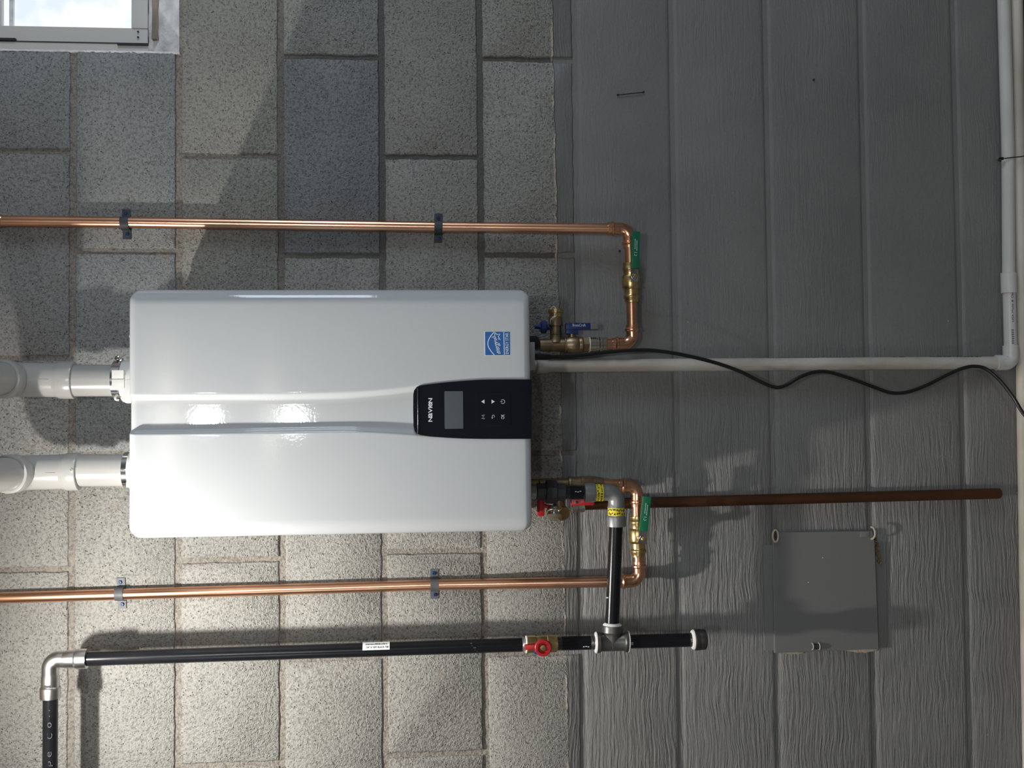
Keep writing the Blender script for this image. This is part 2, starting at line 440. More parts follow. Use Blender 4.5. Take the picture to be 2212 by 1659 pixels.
# joint lines of the wall, as (x, z) pairs at two places, measured along each course
JP = {0: ((158.5, 300), (151, 1600)), 1: ((387, 250), (383, 1600)), 2: ((606, 100), (610, 1620)), 3: ((823.5, 50), (832, 1500)), 4: ((1035.5, 50), (1050, 1600)),
      5: ((1241, 50), (1261, 1600)), 6: ((1450, 50), (1471, 1550)), 7: ((1653, 50), (1682, 1550)), 8: ((1860, 50), (1890, 1600)), 9: ((2059, 50), (2098, 1600))}
def joint(k):
    if k in JP:
        a, b = (at(*p) for p in JP[k]); s = (b.z - a.z) / (b.x - a.x)
        s *= .6
        mz = (a.z + b.z) / 2; mx = (a.x + b.x) / 2
        return lambda x: mz + s * (min(max(x, -1), 1) - mx)
    if k < 0:
        j0 = joint(0); return lambda x: j0(x) - .2032 * k
    return lambda x: 0.0
HEADS = {-2: (123, 552, 985, 1420), -1: (327, 774, 1231, 1685), 0: (542, 980, 1420), 1: (337, 773, 1210, 1653), 2: (123, 552, 985, 1422), 3: (339, 770, 1191.6, 1629), 4: (128, 551, 980, 1412),
         5: (345, 772, 1200, 1630), 6: (137, 560, 985, 1415), 7: (350, 775, 1200, 1640), 8: (143, 565, 990, 1625 - 210), 9: (355, 780, 1165, 1580)}
TINT = {(0, 1): (.93, .96, 1.02), (2, 1): (.74, .78, .85), (2, 0): (.95, .98, 1.0), (1, 0): (1.0, 1.0, .98), (3, 0): (.93, .92, .93), (0, 0): (.93, .96, 1.02), (-1, 0): (.93, .96, 1.01), (-1, 1): (.9, .9, .95), (1, 1): (.97, .97, .95)}
def block(x0, x1, jt, jb, row, col, painted):
    """one concrete block face: uneven outline, worn arris, slight tilt"""
    g = .0064 if row < 5 else .0050
    g2 = .0052 if row < 5 else -.0004
    rnd = random.Random(row * 100 + col)
    nx = max(2, int((x1 - x0) / (.017 if row < 5 else .034))); nz = 12 if row < 5 else 6; P = []
    jit = lambda: rnd.uniform(-.0013, .0013) * (1 if row < 5 else .15)
    a, b = x0 + g2, x1 - g2
    for i in range(nx): x = a + (b - a) * i / nx; P.append((x, jb(x) + g + jit(), 0, 1))
    for i in range(nz): t = i / nz; P.append((b + jit(), (jb(b) + g) * (1 - t) + (jt(b) - g) * t, -1, 0))
    for i in range(nx): x = b + (a - b) * i / nx; P.append((x, jt(x) - g + jit(), 0, -1))
    for i in range(nz): t = i / nz; P.append((a + jit(), (jt(a) - g) * (1 - t) + (jb(a) + g) * t, 1, 0))
    n = len(P); cx, cz = (a + b) / 2, (jt(cx0 := (a + b) / 2) + jb(cx0)) / 2
    y0 = rnd.uniform(-.0008, .0008); q_ = 1 if row < 5 else .12; y0 *= q_; tx = rnd.uniform(-.003, .003) * q_; tz = rnd.uniform(-.004, .004) * q_
    bev = .0026 if row < 5 else .0085
    bvx = .0026 if row < 5 else .00001
    V = []
    for dep, ins in ((.022, 0), (MD * .55 if row < 5 else .0036, 0), (.0009, bev * .45), (0, bev)):
        for x, z, _, _ in P:
            sx_ = (b - a - 2 * ins * bvx / bev) / (b - a); h = (jt(cx) - jb(cx)); sz_ = (h - 2 * ins) / h
            xx = cx + (x - cx) * sx_; zz = cz + (z - cz) * sz_
            V.append(Vector((xx, dep + (y0 + tx * (xx - cx) + tz * (zz - cz) if dep < .01 else 0), zz)))
    Fc = []
    for k in range(3):
        for i in range(n):
            j = (i + 1) % n; Fc.append((k * n + i, k * n + j, (k + 1) * n + j, (k + 1) * n + i))
    Fc.append(tuple(3 * n + i for i in range(n)))
    o = obj('concrete_block', (V, Fc), M['block'], wall, 50)
    t = TINT.get((row, col)) or tuple([rnd.uniform(.94, 1.05)] * 3)
    o.color = (*t, 1)
    return o
for row in range(-2, 10):
    hd = HEADS[row]; pitch = (hd[-1] - hd[0]) / (len(hd) - 1)
    pm = {-2: 80, -1: 80}.get(row, None)
    pxm = pm if pm is not None else (sum(JP[row][0][:1]) + (JP[row + 1][0][0] if row + 1 in JP else 2200)) / 2
    hs = [hd[0] - k * pitch for k in range(6, 0, -1)] + list(hd) + [hd[-1] + k * pitch for k in range(1, 7)]
    xs = [at(pxm, y).x for y in hs]
    jt, jb = joint(row), joint(row + 1)
    if row == 9: jb = lambda x: -.004
    for i in range(len(xs) - 1):
        x1_, x0_ = xs[i], xs[i + 1]
        top = jt
        if row == -2: top = lambda x: min(joint(-2)(x), ZC - .001)
        if row < 1:                                   # cut by the window
            if x0_ < WX0 < x1_: x1_ = WX0 + .004
            elif x0_ >= WX0 - .001 and x1_ < WX1: continue
            elif x0_ < WX1 < x1_: x0_ = WX1
            if x1_ - x0_ < .02: continue
        x0_, x1_ = max(x0_, XL), min(x1_, XR)
        if x1_ - x0_ < .02: continue
        block(x0_, x1_, top, jb, row, i - 5, row > 4)

# window
win = bpy.data.objects.new('window_1', None); COL.objects.link(win); win.location = (WX0, .1, WZ0); WP[win.name] = Vector(win.location); meta(win, kind='structure')
D = -.085
gx0 = at(100, 58, D).x; gz0 = at(285, 30, D).z; fx0 = WX0 - .004; fz0 = at(322, 40, D).z
obj('outer_frame', join(rect(WX0 - .002, at(100, 95, D).x, fz0 - .006, WZ1, .075, .15), rect(WX1 - .03, WX1, fz0, WZ1, .075, .15), rect(WX0, WX1, WZ1 - .03, WZ1, .075, .15)), M['frame'], win, 0)
sz1 = at(3, 30, D).z
obj('sash', join(rect(at(100, 93.5, D).x, gx0, fz0, WZ1 - .03, .083, .12), rect(gx0, WX1 - .06, fz0, gz0, .081, .12), rect(WX1 - .06, WX1 - .03, fz0, WZ1 - .03, .083, .12),
                 rect(gx0, WX1 - .06, sz1, sz1 + .022, .084, .12)), M['frame'], win, 0)
obj('glazing_bead', rect(gx0, WX1 - .06, at(26, 30, D).z, at(17, 30, D).z, .092, .115), M['plaster'], win, 0)
obj('glass_pane', rect(gx0 - .002, WX1 - .058, gz0 - .002, WZ1 - .05, .100, .104), M['pane'], win, 0)
obj('seal_strip', join(rect(at(100, 95, D).x, at(100, 93, D).x, fz0 - .002, WZ1, .0735, .08), rect(at(100, 96, D).x, WX1 - .03, fz0 - .005, fz0 + .001, .079, .1),
                       rect(at(100, 99, D).x, at(100, 94.5, D).x, at(325, 99, D).z, at(257, 99, D).z, .071, .08), rect(at(100, 93, D).x, at(100, 88, D).x, at(38, 90, D).z, at(0, 90, D).z, .071, .08)), M['gasket'], win, 0)
def rough_strip(x0, x1, z0, z1, y0, y1, nx, nz, amp, seed, slope=0.0):
    r = random.Random(seed); V = []; Fc = []
    for i in range(nx + 1):
        for j in range(nz + 1):
            u, t = i / nx, j / nz
            e = (i in (0, nx)) or (j in (0, nz))
            V.append(Vector((x0 + (x1 - x0) * u + r.uniform(-amp, amp) * .6, y0 + slope * t + r.uniform(-amp, amp), z0 + (z1 - z0) * t + r.uniform(-amp, amp) * .6)))
    for i in range(nx):
        for j in range(nz):
            a = i * (nz + 1) + j; Fc.append((a, a + nz + 1, a + nz + 2, a + 1))
    m = len(V); 
    for i in range(nx + 1):
        for j in range(nz + 1):
            u, t = i / nx, j / nz; V.append(Vector((x0 + (x1 - x0) * u, y1, z0 + (z1 - z0) * t)))
    per = [(i, 0) for i in range(nx + 1)] + [(nx, j) for j in range(1, nz + 1)] + [(i, nz) for i in range(nx - 1, -1, -1)] + [(0, j) for j in range(nz - 1, 0, -1)]
    ix = [i * (nz + 1) + j for i, j in per]
    for k in range(len(ix)):
        a, b_ = ix[k], ix[(k + 1) % len(ix)]; Fc.append((a, b_, m + b_, m + a))
    Fc.append(tuple(m + k for k in ix))
    return V, Fc
obj('sill', rough_strip(WX0 + .001, WX1, WZ0 - .004, fz0 - .004, .010, .15, 60, 5, .0022, 3, .055), M['plaster'], win, 60)
obj('wood_shim', rough_strip(at(100, 84, -.055).x, WX1 - .02, at(344, 60, -.055).z, at(330, 60, -.055).z, .046, .10, 40, 2, .0022, 8), M['wood'], win, 60)
for py in (68, 80): obj('frame_screw', turned(at(298, py, -.0805), OUT, [(-.001, .0022), (.0004, .0021), (.0007, .001)], 8), M['gasket'], win)
obj('jamb_plaster', rough_strip(WX0 - .0045, WX0 - .0005, WZ0 - .002, WZ1, -.0012, .075, 1, 90, .0011, 5), M['plaster'], win, 60)
obj('jamb_plaster', rough_strip(WX1 - .004, WX1 + .002, WZ0, WZ1, -.0005, .075, 1, 40, .001, 6), M['plaster'], win, 60)

# ------------------------------------------------------------------ water heater
HO = .29                          # depth of the outline of the cover
hxr = (at(290, 625, HO).x + at(1140, 628, HO).x) / 2; hxl = (at(290, 1165, HO).x + at(1140, 1143.5, HO).x) / 2
hzt = at(285.5, 900, HO).z; hzb = at(1145.5, 1020, HO).z
FD = .318                         # depth of the front face
heater = thing('water_heater', (0.5 * (hxl + hxr), -.15, hzb), 'large white wall-hung tankless water heater with a black control panel', 'water heater')
CH = .0105                        # depth of the channel down the middle
def zx(px, py): return at(px, py, FD)
UO = [(285, 851.6), (600, 850), (740, 846), (800, 843), (850, 838), (905, 831), (960, 825), (1040, 819), (1150, 818.5)]
UI = [(285, 866), (600, 865), (740, 863), (800, 858), (850, 853), (905, 846), (960, 840), (1040, 834), (1150, 833)]
LO = [(285, 939.5), (600, 936), (740, 934), (800, 935), (850, 938), (905, 942), (960, 945), (1040, 948.5), (1150, 949)]
LI = [(285, 928), (600, 922), (740, 920), (800, 921), (850, 923), (905, 927), (960, 930), (1040, 934), (1150, 934)]
def curve_x(tab, z):
    pts = [(zx(a, b).z, zx(a, b).x) for a, b in tab]
    if z >= pts[0][0]: return pts[0][1]
    for i in range(len(pts) - 1):
        (z0, x0), (z1, x1) = pts[i], pts[i + 1]
        if z1 <= z <= z0:
            m0 = (pts[i + 1][1] - pts[i - 1][1]) / (pts[i + 1][0] - pts[i - 1][0]) if i else 0
            m1 = (pts[i + 2][1] - pts[i][1]) / (pts[i + 2][0] - pts[i][0]) if i + 2 < len(pts) else 0
            h = z1 - z0; t = (z - z0) / h
            return (2 * t ** 3 - 3 * t * t + 1) * x0 + (t ** 3 - 2 * t * t + t) * h * m0 + (-2 * t ** 3 + 3 * t * t) * x1 + (t ** 3 - t * t) * h * m1
    return pts[-1][1]
def cover():
    WXE, DXE, WZE, DZE, CR = .030, .028, .013, .012, .017
    H = hzt - hzb; Wd = hxr - hxl
    zs = [hzb + WZE * (1 - math.cos(k / 8 * math.pi / 2)) for k in range(8)] + [hzb + WZE + (H - 2 * WZE) * k / 56 for k in range(57)] + [hzt - WZE * (1 - math.cos((7 - k) / 8 * math.pi / 2)) for k in range(8)]
    grid = []
    sm = lambda t: t * t * (3 - 2 * t)
    for z in zs:
        uo, ui, lo, li = (curve_x(T, z) for T in (UO, UI, LO, LI))
        xs = [(hxl + WXE * (1 - math.cos(k / 12 * math.pi / 2)), 0) for k in range(12)]
        xs += [(hxl + WXE + (lo - .002 - hxl - WXE) * k / 5, 0) for k in range(6)]
        xs += [(lo + (li - lo) * k / 8, sm(k / 8)) for k in range(9)]
        xs += [(li + (ui - li) * k / 6, 1) for k in range(1, 6)]
        xs += [(ui + (uo - ui) * k / 8, sm(1 - k / 8)) for k in range(9)]
        xs += [(uo + .002 + (hxr - WXE - uo - .002) * k / 5, 0) for k in range(6)]
        xs += [(hxr - WXE * (1 - math.cos((11 - k) / 12 * math.pi / 2)), 0) for k in range(12)]
        row = []
        for x, c in xs:
            ax = min(1, min(x - hxl, hxr - x) / WXE); az = min(1, min(z - hzb, hzt - z) / WZE)
            d = FD - DXE * (1 - math.sqrt(max(0, 1 - (1 - ax) ** 2))) - DZE * (1 - math.sqrt(max(0, 1 - (1 - az) ** 2))) - CH * c
            X, Z = x, z
            qx = min(x - hxl, hxr - x); qz = min(z - hzb, hzt - z)
            if qx < CR and qz < CR:
                a, b_ = 1 - qx / CR, 1 - qz / CR
                a2, b2 = a * math.sqrt(1 - b_ * b_ / 2), b_ * math.sqrt(1 - a * a / 2)
                X = (hxl + CR * (1 - a2)) if x - hxl < hxr - x else (hxr - CR * (1 - a2))
                Z = (hzb + CR * (1 - b2)) if z - hzb < hzt - z else (hzt - CR * (1 - b2))
            row.append(Vector((X, -d, Z)))
        grid.append(row)
    nx = len(grid[0]); nz = len(grid); V = [p for r in grid for p in r]; Fc = []
    for j in range(nz - 1):
        for i in range(nx - 1):
            a = j * nx + i; Fc.append((a, a + 1, a + nx + 1, a + nx))
    per = [(0, i) for i in range(nx)] + [(j, nx - 1) for j in range(1, nz)] + [(nz - 1, i) for i in range(nx - 2, -1, -1)] + [(j, 0) for j in range(nz - 2, 0, -1)]
    m = len(V); ix = [j * nx + i for j, i in per]; n = len(ix)
    for k in ix: V.append(Vector((V[k].x, -.075, V[k].z)))
    for k in range(n):
        j = (k + 1) % n; Fc.append((ix[k], ix[j], m + j, m + k))
    Fc.append(tuple(m + k for k in range(n)))
    return V, Fc
obj('front_cover', cover(), M['white'], heater, 40)
obj('chassis', rect(hxl + .006, hxr - .006, hzb + .008, hzt - .008, -.076, -.012), M['shell'], heater)
obj('mounting_rail', rect(hxl + .05, hxr - .05, hzt - .10, hzt - .04, -.013, 0), M['zinc'], heater)
obj('mounting_rail', rect(hxl + .05, hxr - .05, hzb + .04, hzb + .10, -.013, 0), M['zinc'], heater)
# control panel in the widened channel
def panel_outline(inset=0.0):
    up = [zx(px, curve) for px, curve in ((1149, 819.5), (1100, 819.3), (1040, 820), (1000, 822.5), (960, 826), (930, 829.5), (908, 832.6))]
    lft = [zx(px, py) for px, py in ((900, 836), (894.5, 843), (892.6, 852), (892.3, 885), (893, 920), (895, 930), (900, 937))]
    dn = [zx(px, py) for px, py in ((908, 940.5), (930, 943.5), (960, 945.6), (1000, 947.6), (1040, 948.3), (1100, 948.3), (1149, 948.2))]
    return [(p.x, p.z) for p in up + lft + dn]
PF = FD + .0022
panel = obj('control_panel', prism(panel_outline(), -(FD - CH - .004), -PF, .0012), M['black_gloss'], heater, 12, 'glossy black control panel')
def zp(px, py): return at(px, py, PF)
a = zp(902.6, 838); b = zp(902.9, 938)
obj('crease_strip', tube([a.lerp(b, t / 6) + OUT * -.0006 for t in range(7)], .0019, 12), M['black_gloss'], panel)
obj('display_screen', prr(960, 845, 1001, 926, PF - .001, PF + .0005, .0015, .0003), M['screen'], panel, 0, 'dark grey blank display')
obj('button_pad', prr(1028, 848.5, 1103, 920, PF - .001, PF + .0008, .0012, .0005), M['black_gloss'], panel, 0)
BP = PF + .0008
def zb(px, py): return at(px, py, BP)
S_ = (zp(960, 860).z - zp(961, 860).z)     # metres per pixel on the panel
OFF = OUT * .0004
# brand lettering, one glyph at a time, small letters as tall as the capitals
gl = []
c0, c1 = 911.0, 860.0
wds = [('N', 10.5), ('a', 8.6), ('v', 10.5), ('i', 3.0), ('e', 8.6), ('N', 10.5)]
tot = sum(wd for _, wd in wds); gap = (c0 - c1 - tot) / (len(wds) - 1); y = c0
for ch, wd in wds:
    c = zp(929.6, y - wd / 2) + OFF
    if ch == 'i':
        gl.append(text_fit('I', c, RT, UP, 2.2 * S_, 8.8 * S_, offset=.012))
    else:
        gl.append(text_fit('V' if ch == 'v' else ch, c, RT, UP, wd * S_, 8.8 * S_, offset=.022))
    y -= wd + gap
obj('brand_lettering', join(*gl), M['print'], panel, 0)
def tri(px, py, up):
    c = zb(px, py) + OFF; s = 3.6 * S_; k = 1 if up else -1
    return [c + UP * s * k, c - UP * s * k + RT * s * 1.25, c - UP * s * k - RT * s * 1.25], [(0, 1, 2)]
obj('up_arrow', tri(1043, 867.5, True), M['print'], panel, 0)
obj('down_arrow', tri(1065.3, 867.5, False), M['print'], panel, 0)
c = zb(1086, 867.5); R_ = 4.3 * S_
arc = [(R_ * math.sin(t), R_ * math.cos(t)) for t in [math.radians(38 + 284 * k / 22) for k in range(23)]]
obj('power_symbol', join(stroke(arc, .9 * S_, RT, UP, c, OFF), stroke([(0, R_ * 1.25), (0, R_ * .1)], .9 * S_, RT, UP, c, OFF)), M['print'], panel, 0)
c = zb(1043.6, 900.6)
obj('menu_symbol', stroke([(-3.9 * S_, -3.4 * S_), (-3.2 * S_, 3.4 * S_), (0, -1.6 * S_), (3.2 * S_, 3.4 * S_), (3.9 * S_, -3.4 * S_)], .85 * S_, RT, UP, c, OFF), M['print'], panel, 0)
c = zb(1065, 900)
ret = [(-4.0 * S_, 1.6 * S_), (1.2 * S_, 1.6 * S_)] + [(1.2 * S_ + 2.3 * S_ * math.sin(t), -.7 * S_ + 2.3 * S_ * math.cos(t)) for t in [math.radians(20 + 160 * k / 10) for k in range(11)]] + [(-1.5 * S_, -3.0 * S_)]
obj('return_symbol', join(stroke(ret, .85 * S_, RT, UP, c, OFF), stroke([(-1.9 * S_, 3.6 * S_), (-4.2 * S_, 1.6 * S_), (-1.9 * S_, -.4 * S_)], .85 * S_, RT, UP, c, OFF)), M['print'], panel, 0)
obj('ok_lettering', text_fit('OK', zb(1086, 900) + OFF, RT, UP, 10 * S_, 7.6 * S_), M['print'], panel, 0)
# blue efficiency label
la, lb = zx(1048, 767.5), zx(1101.5, 716.5); FLB = FD + .0002
lab = obj('efficiency_label', join(rect(la.x - .0008, lb.x + .0008, lb.z - .0008, la.z + .0008, -(FLB), -(FD - .002))), M['white_print'], heater, 0, 'square blue and white efficiency label')
obj('label_field', rect(la.x, lb.x, lb.z, la.z, -(FLB + .00015), -(FD - .001)), M['blue_label'], lab, 0)
LC = Vector(((la.x + lb.x) / 2, -(FLB + .00015), (la.z + lb.z) / 2)); P_ = (lb.x - la.x) / 51.0
def lp(px, py): return ((742.0 - py) * P_, (1074.7 - px) * P_)     # label-plane coordinates: x to the right, y up
def lz(z7x, z7y): return lp(1000 + z7x / 12.29, 690 + z7y / 12.29)
arcp = [lz(835, 335), lz(770, 400), lz(705, 490), lz(668, 580), lz(660, 650), (lz(672, 720)), lz(715, 800), lz(770, 880), lz(830, 945)]
arcp = [tuple(v[:2]) for v in catmull([Vector((q[0], q[1], 0)) for q in arcp], 4)]
star = [lz(850, 350), lz(905, 400), lz(990, 385), lz(940, 455), lz(990, 545), lz(930, 510)]
star2 = [lz(850, 350), lz(845, 440), lz(765, 470), lz(845, 495), lz(855, 580)]
swash = [lz(850, 450), lz(885, 530), lz(905, 560)]
L2_ = OUT * .00025
obj('label_emblem', join(stroke(arcp, 1.7 * P_, RT, UP, LC, L2_), stroke(star, 1.5 * P_, RT, UP, LC, L2_), stroke(star2, 1.5 * P_, RT, UP, LC, L2_), stroke(swash, 1.2 * P_, RT, UP, LC, L2_),
                         stroke([lz(1088, 335), lz(1096, 940)], 1.6 * P_, RT, UP, LC, L2_)), M['white_print'], lab, 0)
q0 = lz(935, 740)
def slant(g, c, k):
    return [v + UP * ((v.x - c.x) * k) for v in g[0]], g[1]
cc = LC + RT * q0[0] + UP * q0[1] + L2_
obj('label_script', slant(text_fit('energy', cc, RT, UP, 28 * P_, 11 * P_, shear=.45, offset=.006), cc, .22), M['white_print'], lab, 0)
q1 = lz(1170, 640)
obj('label_lettering', text_fit('ENERGY STAR', LC + RT * q1[0] + UP * q1[1] + L2_, RT, UP, 46 * P_, 6.6 * P_), M['white_print'], lab, 0)
# small latch tabs on top, bottom plate, grommet
for (px, py) in ((281.5, 725), (282.5, 1068)):
    p = at(px, py, .235)
    t = obj('latch_tab', prr(px - 4, py - 11, px + 14, py + 11, .215, .235, .004, .0008), M['zinc'], heater)
    obj('latch_screw', turned(p + OUT * -.001, OUT, [(0, .0035), (.002, .0035), (.003, .002)], 8), M['chrome'], t)
obj('terminal_cover', pbox(1120, 739, 1156, 799.5, .10, .16, .0015), M['white'], heater)
obj('cable_grommet', turned(at(1154, 741, .075), DN, [(-.03, .0145), (.004, .0145), (.009, .011), (.010, .006)], 20), M['rubber'], heater)
obj('gas_inlet', cyl(at(1120, 1062, .138), at(1159, 1062, .138), .0135), M['grey_iron'], heater)
obj('water_inlet', cyl(at(1110, 745, .036), at(1164, 745, .036), .0115), M['bronze'], heater)
obj('water_outlet', cyl(at(1110, 1047, .050), at(1163, 1047, .050), .0115), M['bronze'], heater)
# collars the vents plug into
VI, VE = .105, .12
obj('vent_collar', join(turned(at(266, 824, VI), DN, [(0, .0375), (.0015, .0395), (.06, .0395), (.075, .0395)], 32)), M['white2'], heater, 35, 'off-white plastic vent collar')
obj('vent_collar', join(turned(at(284, 1016, VE), DN, [(-.002, .0345), (.0, .0355), (.06, .0355)], 32)), M['white2'], heater, 35, 'off-white plastic vent collar')

# ------------------------------------------------------------------ vents
DV = Vector((0, -.990, .14)).normalized()
def vent(name, label, off, start, mid, coupl):
    """pipe out of the heater top, coupling, then an elbow that turns out from the wall"""
    a = at(*start, off); e = at(*mid, off)
    root = thing(name, a, label, 'vent pipe', 'vent pipes on top of the heater')
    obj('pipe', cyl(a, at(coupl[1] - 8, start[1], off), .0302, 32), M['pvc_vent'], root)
    ax = (e - a).normalized(); c1 = at(coupl[1], start[1] + (mid[1] - start[1]) * .5, off)
    L = (at(coupl[0], start[1], off) - c1).length
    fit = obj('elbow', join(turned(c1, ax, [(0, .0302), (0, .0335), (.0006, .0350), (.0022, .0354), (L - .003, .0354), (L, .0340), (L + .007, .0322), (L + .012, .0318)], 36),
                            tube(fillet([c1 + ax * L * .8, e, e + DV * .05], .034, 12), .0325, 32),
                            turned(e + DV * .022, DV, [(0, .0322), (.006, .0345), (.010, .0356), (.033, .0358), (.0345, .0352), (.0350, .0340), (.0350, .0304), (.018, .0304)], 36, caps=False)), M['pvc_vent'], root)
    seam = [c1 + ax * t + OUT * .0327 for t in (L + .010, L + .028)]
    obj('mould_seam', tube([seam[0], seam[1]], .0005, 6), M['pvc_vent'], fit)
    return root, e, fit
def riser(root, e, reach):
    k = e + DV * reach
    obj('level_pipe', cyl(e + DV * .04, k - DV * .03, .0302, 32), M['pvc_vent'], root)
    obj('upper_elbow', join(turned(k - DV * .075, DV, [(0, .0302), (0, .0345), (.0008, .0358), (.034, .0358), (.042, .0325)], 36), tube(fillet([k - DV * .045, k, k + UP * .05], .034, 10), .0325, 32),
                            turned(k + UP * .04, UP, [(0, .0325), (.006, .0356), (.034, .0356), (.035, .034)], 32)), M['pvc_vent'], root)
    obj('riser', cyl(k + UP * .05, Vector((k.x, k.y, ZC + .02)), .0302, 32), M['pvc_vent'], root)
ri, ei, fi = vent('vent_pipe', 'upper white vent pipe on the heater, the one with a plastic-buckled clamp', VI, (262, 822), (35, 820.5), (128, 162))
riser(ri, ei, .40)
re_, ee, fe = vent('vent_pipe', 'lower white vent pipe on the heater, nearer the gas pipe', VE, (279, 1016), (50, 1021), (143, 172))
riser(re_, ee, .248)
obj('pipe_mark', stroke([(-.002, .003), (0, .005), (.002, .003), (-.002, -.003), (.002, -.003)], .0008, RT, UP, at(157.5, 1014, VE + .0354), OUT * .0002), M['ink_faint'], fe, 0)
def clamp(px, py, off, label, rad, half, scr):
    c = at(px, py, off)
    root = thing('hose_clamp', c, label, 'hose clamp', 'steel clamps around the vents')
    obj('band', turned(c + UP * half, DN, [(0, rad - .001), (.0006, rad), (2 * half - .0006, rad), (2 * half, rad - .001)], 36), M['chrome'], root)
    if scr:
        s = c + RT * (rad + .004) + OUT * .004
        obj('screw_housing', box(c + RT * (rad + .0025) + OUT * -.004, .0035, .009, half * .8, .001), M['stainless'], root)
        obj('screw', turned(s + OUT * .002, OUT + RT * .3, [(0, .005), (.004, .005), (.005, .0035), (.0051, .001)], 10), M['chrome'], root)
    return root, c
cl, cc = clamp(256.5, 821, VI, 'steel clamp with a white plastic buckle around the upper vent', .0362, .0078, True)
obj('buckle', join(pbox(241, 799.5, 267, 818, VI + .030, VI + .043, .0012)), M['white2'], cl)
obj('buckle', join(pbox(241, 819.5, 268, 839, VI + .030, VI + .042, .0012), prr(267, 819.5, 286, 871, VI + .028, VI + .040, .006, .0012)), M['white2'], cl)
obj('hook', tube(catmull([at(253, 853, VI + .030), at(249, 858, VI + .034), at(250, 863, VI + .034), at(256, 864, VI + .030)], 4), .0022, 8), M['white2'], cl)
cl2, cc = clamp(278, 1016, VE, 'steel clamp around the lower vent, right against the heater', .0342, .0068, False)
for py in (1014.3, 1028.0):
    p = at(278, py, VE + .033)
    obj('band_rib', box(p, .0009, .0016, .007, .0003), M['white_print'], cl2)
obj('buckle', pbox(272, 1038, 285, 1053, VE + .010, VE + .027, .001), M['white2'], cl2)

# ------------------------------------------------------------------ copper water lines
CR_ = .01111
def press_end(p, d, r=CR_):
    """press-fit socket with its raised bead; p is the open end, d points into the fitting"""
    return turned(p, d, [(0, r + .0004), (.0006, r + .0019), (.006, r + .0021), (.0085, r + .0045), (.0115, r + .0045), (.014, r + .0019), (.024, r + .0017), (.030, r + .0013)], 24)
def strap(px, py, off, tilt, label, light_=False):
    c = at(px, py, off); root = thing('pipe_strap', at(px, py, 0), label, 'pipe strap', 'straps that hold the copper lines')
    R = CR_ + .0018; wd = .0082; prof = []
    ang = [math.radians(t) for t in range(-90, 91, 15)]
    lift = -c.y
    foot = .030
    outer = [(-foot, .0022), (-R - .0022, .0022), (-R - .0008, .004)] + [(R * math.sin(t), lift + R * math.cos(t)) for t in ang] + [(R + .0008, .004), (R + .0022, .0022), (foot, .0022)]
    inner = [(-foot, 0.0), (-R + .0008, 0.0)] + [((R - .0016) * math.sin(t), lift + (R - .0016) * math.cos(t)) for t in ang] + [(R - .0008, 0.0), (foot, 0.0)]
    V = []; Fc = []
    def add(x, d, z): V.append(Vector((c.x + x, -d, c.z + z + tilt * x))); return len(V) - 1
    ring = outer + inner[::-1]; n = len(ring)
    for s in (-wd, wd):
        for x, d in ring: add(x, d, s)
    for i in range(n):
        j = (i + 1) % n; Fc.append((i, j, n + j, n + i))
    m = len(outer); ni = len(inner)
    # side faces as quads between the outer and inner lines
    for s in (0, 1):
        o0 = s * n
        io = lambda k: o0 + k
        ii = lambda k: o0 + n - 1 - k
        # feet
        Fc.append((io(0), io(1), ii(1), ii(0)))
        Fc.append((io(1), io(2), io(3), ii(2), ii(1)))
        for k in range(len(ang) - 1):
            Fc.append((io(3 + k), io(4 + k), ii(3 + k), ii(2 + k)))
        e = 3 + len(ang) - 1
        Fc.append((io(e), io(e + 1), io(e + 2), ii(ni - 2), ii(ni - 3)))
        Fc.append((io(e + 2), io(e + 3), ii(ni - 1), ii(ni - 2)))
    mt = M['zinc'] if light_ else M['dark_clip']
    obj('strap', (V, Fc), mt, root, 30)
    for sx_ in (1, -1):
        p = Vector((c.x + sx_ * .0215, -.0022, c.z + tilt * sx_ * .0215 + .001 * sx_))
        sc = obj('screw_head', turned(p, OUT, [(-.002, .0046), (.0002, .0046), (.0004, .0036), (.0030, .0034), (.0036, .0028), (.0036, .0018), (.002, .0016)], 6), M['blue_screw'], root)
    return root
PO = .0145
pr = thing('copper_pipe', at(600, 485, PO), 'upper copper water line running down past the window side of the heater', 'pipe', 'long copper water lines')
p0, p1, p2 = at(-140, 476, .0145), at(945, 490.5, .0148), at(1318, 494.4, .036)
obj('pipe', tube([Vector((p0.x, p0.y, ZC + .01)), p0, at(268, 480.5, .0145), p1, p1.lerp(p2, .3) + OUT * .0005, p2], CR_, 24), M['copper'], pr)
obj('solder_collar', turned(at(1, 477.5, .0145), UP, [(-.004, CR_ + .0003), (0, CR_ + .0018), (.02, CR_ + .0018)], 24), M['copper'], pr)
LO_ = .037
def elbow(parent, a, c, b, name='elbow'):
    """press elbow from point a round corner c to b"""
    da = (c - a).normalized(); db = (b - c).normalized()
    path = fillet([a, c, b], .019, 10)
    return obj(name, join(press_end(a, da), tube(path[0:1] + path[1:-1] + path[-1:], CR_ + .0016, 20), press_end(b, -db)), M['copper'], parent)
k0 = at(1312, 494.4, LO_); k1 = at(1358.5, 494.5, LO_); k2 = at(1359.5, 536, LO_)
elbow(pr, k0, k1, k2)
v1a = at(1361.8, 570, LO_); v1b = at(1364.5, 652, LO_)
obj('tail_pipe', cyl(at(1360, 530, LO_), v1a, CR_), M['copper'], pr)
